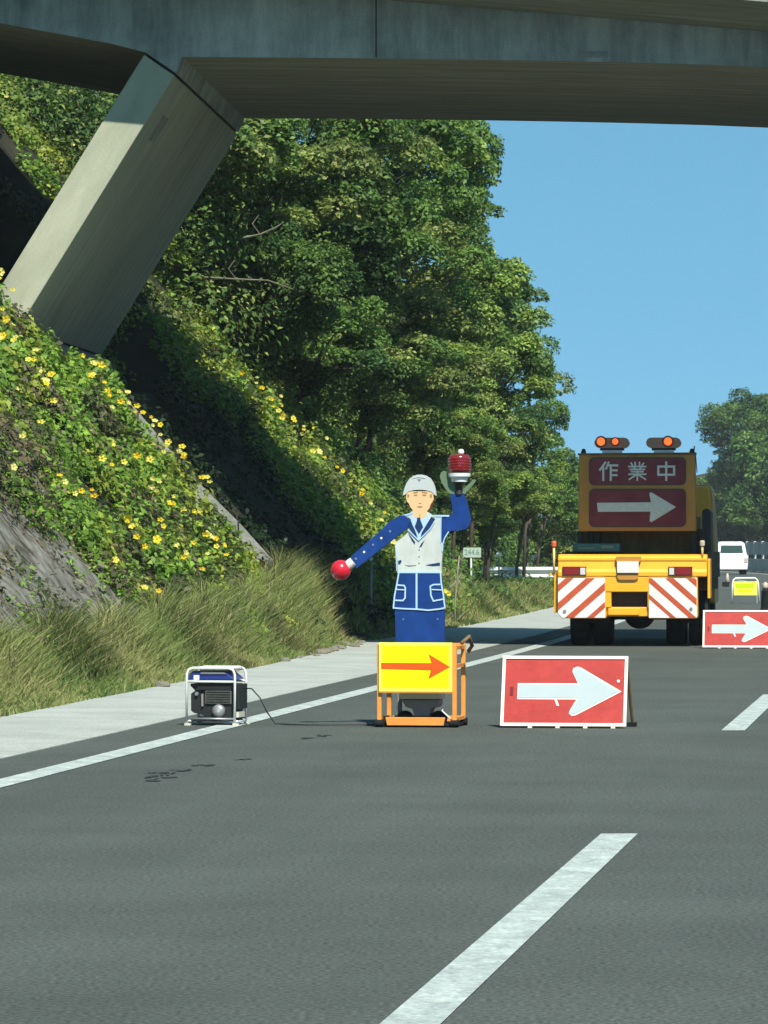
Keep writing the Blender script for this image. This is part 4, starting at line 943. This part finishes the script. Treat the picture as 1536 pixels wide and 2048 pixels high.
for x0, x1, fl in ((185, 385, 0), (1065, 1265, 1)):
    lt = MB().prism(tpoly((x0, 1175), (x1, 1175), (x1, 1250), (x0, 1250)), -.02, .08).build('tail_light', M['lens_dark'], tr, bevel=.004)
    w0, w1 = (x0 + 150, x1 - 8) if not fl else (x0 + 8, x0 + 48)
    MB().prism(tpoly((w0, 1185), (w1, 1185), (w1, 1242), (w0, 1242)), -.026, -.0205).build('reversing_lens', M['lens_white'], lt)
    r0, r1 = (x0 + 12, x0 + 140) if not fl else (x0 + 60, x1 - 12)
    MB().prism(tpoly((r0, 1185), (r1, 1185), (r1, 1242), (r0, 1242)), -.026, -.0205).build('red_lens', M['lens_red'], lt)
MB().prism(tpoly((632, 1092), (838, 1092), (838, 1130), (800, 1150), (665, 1150), (632, 1130)), -.03, .09).build('plate_lamp_bracket', M['ochre'], tr)
MB().prism(tpoly((642, 1132), (820, 1132), (820, 1226), (642, 1226)), -.045, -.031).build('licence_plate', M['refl_white'], tr)
MB().prism(tpoly((640, 1228), (820, 1228), (815, 1275), (790, 1285), (660, 1285), (642, 1270)), -.02, -.002).build('plate_bracket', M['ochre'], tr)
# right side: flange and mud guard
MB().box(tx(1388), tx(1388) + .035, .05, .5, tz(1440), tz(1110)).build('side_flange', M['yellow'], tr, bevel=.008)
MB().box(tx(110), tx(143), .1, .5, tz(1560), tz(1225)).build('side_flange', M['yellow'], tr, bevel=.008)
# wheels
def wheel(xc, w, y):
    wl_ = empty('wheel', (0, 0, 0)); wl_.parent = tr; wl_.location = (xc, y, 0)
    R = .36
    for dx in (-w / 4, w / 4):
        MB().lathe([(R * .62, -w * .22), (R * .93, -w * .22), (R, -w * .17), (R, w * .17), (R * .93, w * .22), (R * .62, w * .22)], (dx, 0, R), 'x', 32).build('tyre', M['black'], wl_, smooth=False)
        MB().lathe([(0, -w * .12), (R * .6, -w * .16), (R * .61, w * .16), (0, w * .12)], (dx, 0, R), 'x', 24).build('rim', M['steel'], wl_)
wheel(tx(392), .58, 1.05); wheel(tx(1200), .58, 1.05); wheel(tx(320) + .02, .26, 4.6); wheel(tx(1270) - .02, .26, 4.6)
MB().tube([(tx(400), 1.05, .4), (tx(1190), 1.05, .4)], .07, 10).build('axle', M['blackp'], tr, smooth=True)
bm = bmesh.new(); bmesh.ops.create_uvsphere(bm, u_segments=20, v_segments=12, radius=.21); me = bpy.data.meshes.new('differential'); bm.to_mesh(me); bm.free(); me.materials.append(M['blackp'])
o = bpy.data.objects.new('differential', me); COL.objects.link(o); o.parent = tr; o.location = (tx(790), 1.05, .42)
for x in (500, 1060): MB().box(tx(x) - .04, tx(x) + .04, .3, 5.6, .5, .68).build('chassis_rail', M['blackp'], tr)
MB().box(tx(560), tx(1080), .42, .5, .38, .62).build('underrun_plate', M['blackp'], tr)
MB().box(tx(230), tx(560), .42, .44, .3, tz(1606)).build('mudflap', M['black'], tr); MB().box(tx(1080), tx(1330), .42, .44, .3, tz(1606)).build('mudflap', M['black'], tr)
# bed and cab
MB().box(tx(160), tx(1380), .43, 4.0, .72, .9).build('bed_floor', M['bedpaint'], tr)
MB().box(tx(290), tx(1330), 1.1, 1.16, .9, tz(860)).build('headboard', M['bedpaint'], tr)
for x in (290, 385, 440, 1255, 1325): MB().box(tx(x) - .03, tx(x) + .03, .9, .98, .9, tz(880)).build('upright', M['blackp'], tr)
for x in (160, 1372): MB().box(tx(x), tx(x) + .04, .45, 4.0, .88, 1.22).build('side_board', M['bedpaint'], tr)
MB().prism(rounded(tx(1318), tx(1390), tz(1075), tz(690), .05), 1.0, 1.8).build('shaded_bed_side', M['blackp'], tr)  # side of the bed, its shade put in as black
MB().box(tx(470), tx(1240), 1.4, 3.6, .9, 1.7).build('load_box', M['bedpaint'], tr, bevel=.02)
cab = MB().loft([[(tx(175), 4.1, .5), (tx(1350), 4.1, .5), (tx(1350), 4.1, 1.3), (tx(1320), 4.1, 2.15), (tx(205), 4.1, 2.15), (tx(175), 4.1, 1.3)], [(tx(175), 5.5, .5), (tx(1350), 5.5, .5), (tx(1350), 5.5, 1.25), (tx(1320), 5.2, 2.1), (tx(205), 5.2, 2.1), (tx(175), 5.5, 1.25)], ]).build('cab', M['yellow'], tr, bevel=.05, seg=3)
MB().box(tx(400), tx(1150), 4.085, 4.099, 1.4, 1.95).build('rear_window', M['glass'], cab)
MB().box(tx(260), tx(1290), 5.42, 5.53, 1.35, 1.6).build('windscreen', M['glass'], cab)
# display box, leaning over the bed
sbx = MB().prism(tpoly((335, 232), (1308, 226), (1318, 880), (330, 880)), .62, .86).build('sign_box', M['ochre'], tr, bevel=.012)
MB().prism(tpoly((325, 226), (1315, 220), (1315, 238), (325, 242)), .6, .88).build('sign_box_cap', M['bedpaint'], sbx)
for a, b, nm in ((265, 490, 1), (530, 840, 2)):
    MB().prism(rounded(tx(420), tx(1234), tz(b + 6), tz(a - 6), .07), .606, .619).build('panel_surround', M['lens_dark'], sbx)
sp1 = MB().prism(rounded(tx(432), tx(1224), tz(484), tz(272), .06), .598, .6055).build('display_panel', M['redpanel'], tr)
sp2 = MB().prism(rounded(tx(432), tx(1224), tz(834), tz(538), .06), .598, .6055).build('display_panel', M['redpanel'], tr)
def stroke(mb, a, b, x0, x1, y0, y1, w, k):
    A = Vector((x0 + (x1 - x0) * a[0], y0 + (y1 - y0) * a[1])); B = Vector((x0 + (x1 - x0) * b[0], y0 + (y1 - y0) * b[1]))
    d = (B - A).normalized(); n = Vector((-d.y, d.x)) * w / 2; e = d * w * .4; A -= e; B += e
    mb.prism([tp(*(A + n)), tp(*(B + n)), tp(*(B - n)), tp(*(A - n))], .593 - k * .0003, .5978)
G1 = [((.32, 0), (.02, .42)), ((.2, .28), (.2, 1)), ((.5, 0), (.36, .36)), ((.46, .17), (1, .17)), ((.62, .17), (.62, 1)), ((.62, .45), (.96, .45)), ((.62, .72), (.96, .72))]
G2 = [((.38, 0), (.38, .2)), ((.62, 0), (.62, .2)), ((.15, .04), (.24, .18)), ((.85, .04), (.76, .18)), ((.03, .24), (.97, .24)), ((.3, .28), (.36, .36)), ((.7, .28), (.64, .36)), ((.1, .4), (.9, .4)), ((.18, .53), (.82, .53)), ((.03, .67), (.97, .67)), ((.5, .4), (.5, 1)), ((.44, .7), (.05, .96)), ((.56, .7), (.95, .96))]
G3 = [((.04, .24), (.96, .24)), ((.04, .24), (.04, .7)), ((.96, .24), (.96, .7)), ((.04, .7), (.96, .7)), ((.5, 0), (.5, 1))]
for G, x0, x1, w in ((G1, 510, 660, 17), (G2, 750, 902, 13), (G3, 996, 1140, 18)):
    mb = MB()
    for k, (a, b) in enumerate(G): stroke(mb, a, b, x0, x1, 303, 452, w, k)
    mb.build('character', M['glyph'], sp1)
MB().prism(tpoly((487, 642), (940, 638), (925, 560), (945, 555), (1150, 678), (945, 805), (928, 795), (935, 716), (495, 718)), .592, .5978).build('arrow', M['glyph'], sp2)
for a, b in ((465, 757), (898, 1190)):
    lb = MB().prism(rounded(tx(a), tx(b), tz(183), tz(95), .07), .62, .82).build('light_bar', M['amber_dim'], tr, bevel=.015)
    MB().box(tx(a) + .07, tx(b) - .07, .68, .76, tz(183) - .03, tz(183) - .001).build('bar_base', M['blackp'], lb)
    MB().box(tx(a) + .1, tx(b) - .1, .66, .78, tz(228), tz(200)).build('bracket', M['white'], lb)
    for x in ((520, 640) if a < 600 else (1082,)):
        r = .052 if x != 640 else .04
        MB().lathe([(0, -.012), (r * .8, -.01), (r, 0), (r, .01)], (tx(x), .606, tz(128)), 'y', 16).build('lamp', M['amber_lit'], lb, smooth=True)
        MB().lathe([(0, -.006), (r * 1.4, -.004), (r * 1.45, .0)], (tx(x), .616, tz(128)), 'y', 16).build('reflector_bowl', M['lens_dark'], lb)
for x, y in ((370, 215), (1280, 200)): MB().lathe([(.03, 0), (.035, .04), (.02, .08), (0, .085)], (tx(x), .72, tz(240)), 'z', 12).build('corner_beacon', M['blackp'], tr)
MB().tube([(tx(1295), .75, tz(230)), (tx(1300), .75, tz(165))], .008, 6).build('aerial', M['blackp'], tr)
MB().tube([(tx(1310), .75, tz(240)), (tx(1322), .75, tz(390))], .006, 6).build('hanging_wire', M['blackp'], tr)
MB().box(tx(250), tx(645), .45, .8, tz(1056), tz(982)).build('tool_case', M['teal'], tr, bevel=.012)
MB().box(tx(300), tx(430), .44, .449, tz(1030), tz(1018)).build('case_label', M['signink'], tr)
MB().box(tx(490), tx(590), .44, .449, tz(1025), tz(1000)).build('case_label', M['signink'], tr)
for x, yb, yt in ((112, 1240, 995), (1345, 1100, 990)):
    pz = MB().tube([(tx(x), .06, tz(yb)), (tx(x), .06, tz(yt))], .016, 8).build('marker_pole', M['plate_y'], tr, smooth=True)
    MB().lathe([(.0, 0), (.032, 0), (.034, .05), (.025, .07), (0, .07)], (tx(x), .06, tz(yt) - .02), 'z', 12).build('pole_tip', M['oranger'] if x < 500 else M['beige'], pz)
MB().box(tx(75), tx(146), .1, .16, tz(1245), tz(1228)).build('pole_arm', M['yellow'], tr)

for o_ in tr.children:
    if o_.name.split('.')[0] in ('sign_box', 'display_panel', 'light_bar', 'corner_beacon', 'aerial', 'hanging_wire'): o_.location.x -= .06

# ---------------------------------------------------------------- white car far ahead
Yc = 212.; Sc = F / Yc
car = empty('car', ((1463.5 - 768) / Sc, Yc, 0), 0, label='small white hatchback seen from behind in the far lane', cat='car')
w = .74
MB().loft([[(-w * .96, y, .22), (w * .96, y, .22), (w, y, .5), (w * .99, y, .82), (w * .93, y, .92), (-w * .93, y, .92), (-w * .99, y, .82), (-w, y, .5)] for y in (0, .15, 3.2)]).build('body', M['whitecar'], car, bevel=.05, seg=3)
MB().loft([[(-.69, .02, .9), (.69, .02, .9), (.69, 2.6, .9), (-.69, 2.6, .9)], [(-.6, .2, 1.4), (.6, .2, 1.4), (.6, 1.9, 1.4), (-.6, 1.9, 1.4)], [(-.5, .3, 1.5), (.5, .3, 1.5), (.5, 1.7, 1.5), (-.5, 1.7, 1.5)]]).build('cabin', M['whitecar'], car, bevel=.05, seg=3)
MB().add([(-.52, .045, .97), (.52, .045, .97), (.47, .15, 1.33), (-.47, .15, 1.33)], [(0, 1, 2, 3)]).build('rear_window', M['glass'], car)
for s_ in (-1, 1):
    MB().box(*sorted((s_ * .56, s_ * .71)), -.02, .02, .55, .75).build('tail_light', M['lens_dark' if s_ < 0 else 'beige'], car, bevel=.01)
    MB().add([(s_ * .69, .5, .95), (s_ * .69, 2.2, .95), (s_ * .615, 1.8, 1.35), (s_ * .615, .5, 1.35)], [(0, 1, 2, 3)]).build('side_window', M['glass'], car)
    for y in (.6, 2.7): MB().lathe([(0, -.08), (.25, -.08), (.28, -.05), (.28, .05), (.25, .08), (0, .08)], (s_ * .62, y, .28), 'x', 20).build('wheel', M['black'], car)
MB().box(-.17, .17, -.03, -.01, .3, .44).build('licence_plate', M['plate_y'], car)
MB().box(-.7, .7, -.04, .0, .24, .46).build('bumper', M['whitecar'], car, bevel=.02)

# ---------------------------------------------------------------- small yellow-green board
Ys_ = 106.; Ss = F / Ys_
ys_o = empty('notice_stand', ((1491 - 768) / Ss, Ys_, 0), 0, label='small fluorescent yellow-green notice board on a white pipe stand between truck and car', cat='sign')
MB().tube([(-.31, 0, .01), (-.29, .03, .45), (-.27, .04, .53), (-.22, .05, .575), (.22, .05, .575), (.27, .04, .53), (.29, .03, .45), (.31, 0, .01)], .02, 8).build('pipe_frame', M['white'], ys_o, smooth=True)
MB().tube([(-.28, .3, .01), (-.25, .09, .5)], .015, 6).build('rear_leg', M['white'], ys_o); MB().tube([(.28, .3, .01), (.25, .09, .5)], .015, 6).build('rear_leg', M['white'], ys_o)
yb_ = MB().box(-.265, .265, .0, .02, .19, .5).build('board', M['fluo2'], ys_o)
MB().box(-.22, .2, -.006, -.001, .36, .45).build('printed_band', M['fluoband'], yb_); MB().box(-.17, .14, -.006, -.001, .26, .32).build('printed_band', M['fluo'], yb_)

# cone with dark foot beside the board, and a black drum at the frame edge
Yk2 = 150.; X = (1453 - 768) / F * Yk2
cn = empty('lane_cone', (X, Yk2, 0), label='small faded cone with dark base left of the yellow-green notice', cat='cone')
MB().box(-.13, .08, -.12, .12, 0, .16).build('base', M['black'], cn, bevel=.02); MB().lathe([(.085, .1), (.03, .42), (0, .43)], (.03, 0, 0), 'z', 14).build('cone_body', M['beige'], cn, smooth=True)
Yd = 92.; X = (1537 - 768) / F * Yd
dr = empty('barrier_drum', (X, Yd, 0), label='black drum with pale lamp on top at the right frame edge', cat='drum')
MB().lathe([(0, 0), (.17, 0), (.17, .05), (.15, .1), (.14, .42), (.11, .46), (0, .46)], (0, 0, 0), 'z', 18).build('drum_body', M['black'], dr, smooth=False)
MB().lathe([(.0, .46), (.05, .46), (.06, .5), (.05, .57), (0, .6)], (-.06, 0, 0), 'z', 14).build('lamp', M['beige'], dr, smooth=True)

# ---------------------------------------------------------------- median barrier of pale panels
mbr = empty('median_barrier', (0, 0, 0), label='pale panelled barrier along the median at the right, behind the car', cat='barrier')
pm = None
for k, Y in enumerate(np.arange(60, 420, 4.0)):
    a = Vector((float(axis(Y)) + 5.0, Y)); b = Vector((float(axis(Y + 4)) + 5.0, Y + 4)); L = (b - a).length; ang = math.atan2(b.y - a.y, b.x - a.x)
    if pm is None:
        p = MB().box(.03, 3.96, -.03, .03, .86, 1.5).build('panel', M['panelw'], mbr); q = MB().box(.03, 3.96, -.05, .05, .05, .66).build('lower_panel', M['panelw'], mbr)
        r = MB().box(-.06, .06, -.06, .06, 0, 1.54).build('post', M['rail'], mbr); pm = (p, q, r)
        objs = pm
    else:
        objs = [o_.copy() for o_ in pm]
        for o_ in objs: COL.objects.link(o_); o_.parent = mbr
    for o_ in objs: o_.location = (a.x, a.y, 0); o_.rotation_euler = (0, 0, ang)
# ---------------------------------------------------------------- thin haze over the whole place
hm = bpy.data.materials.new('haze'); hm.use_nodes = True; hn = hm.node_tree.nodes; hn.remove(hn['Principled BSDF'])
pv = hn.new('ShaderNodeVolumePrincipled'); pv.inputs['Color'].default_value = (.86, .95, 1, 1); pv.inputs['Density'].default_value = HAZE
hm.node_tree.links.new(pv.outputs[0], hn['Material Output'].inputs['Volume'])
MB().box(-510, 510, -70, 910, -1.35, 19.5).build('haze', hm, kind='stuff')
print('tris', sum(len(me.loops) - 2 * len(me.polygons) for me in bpy.data.meshes))
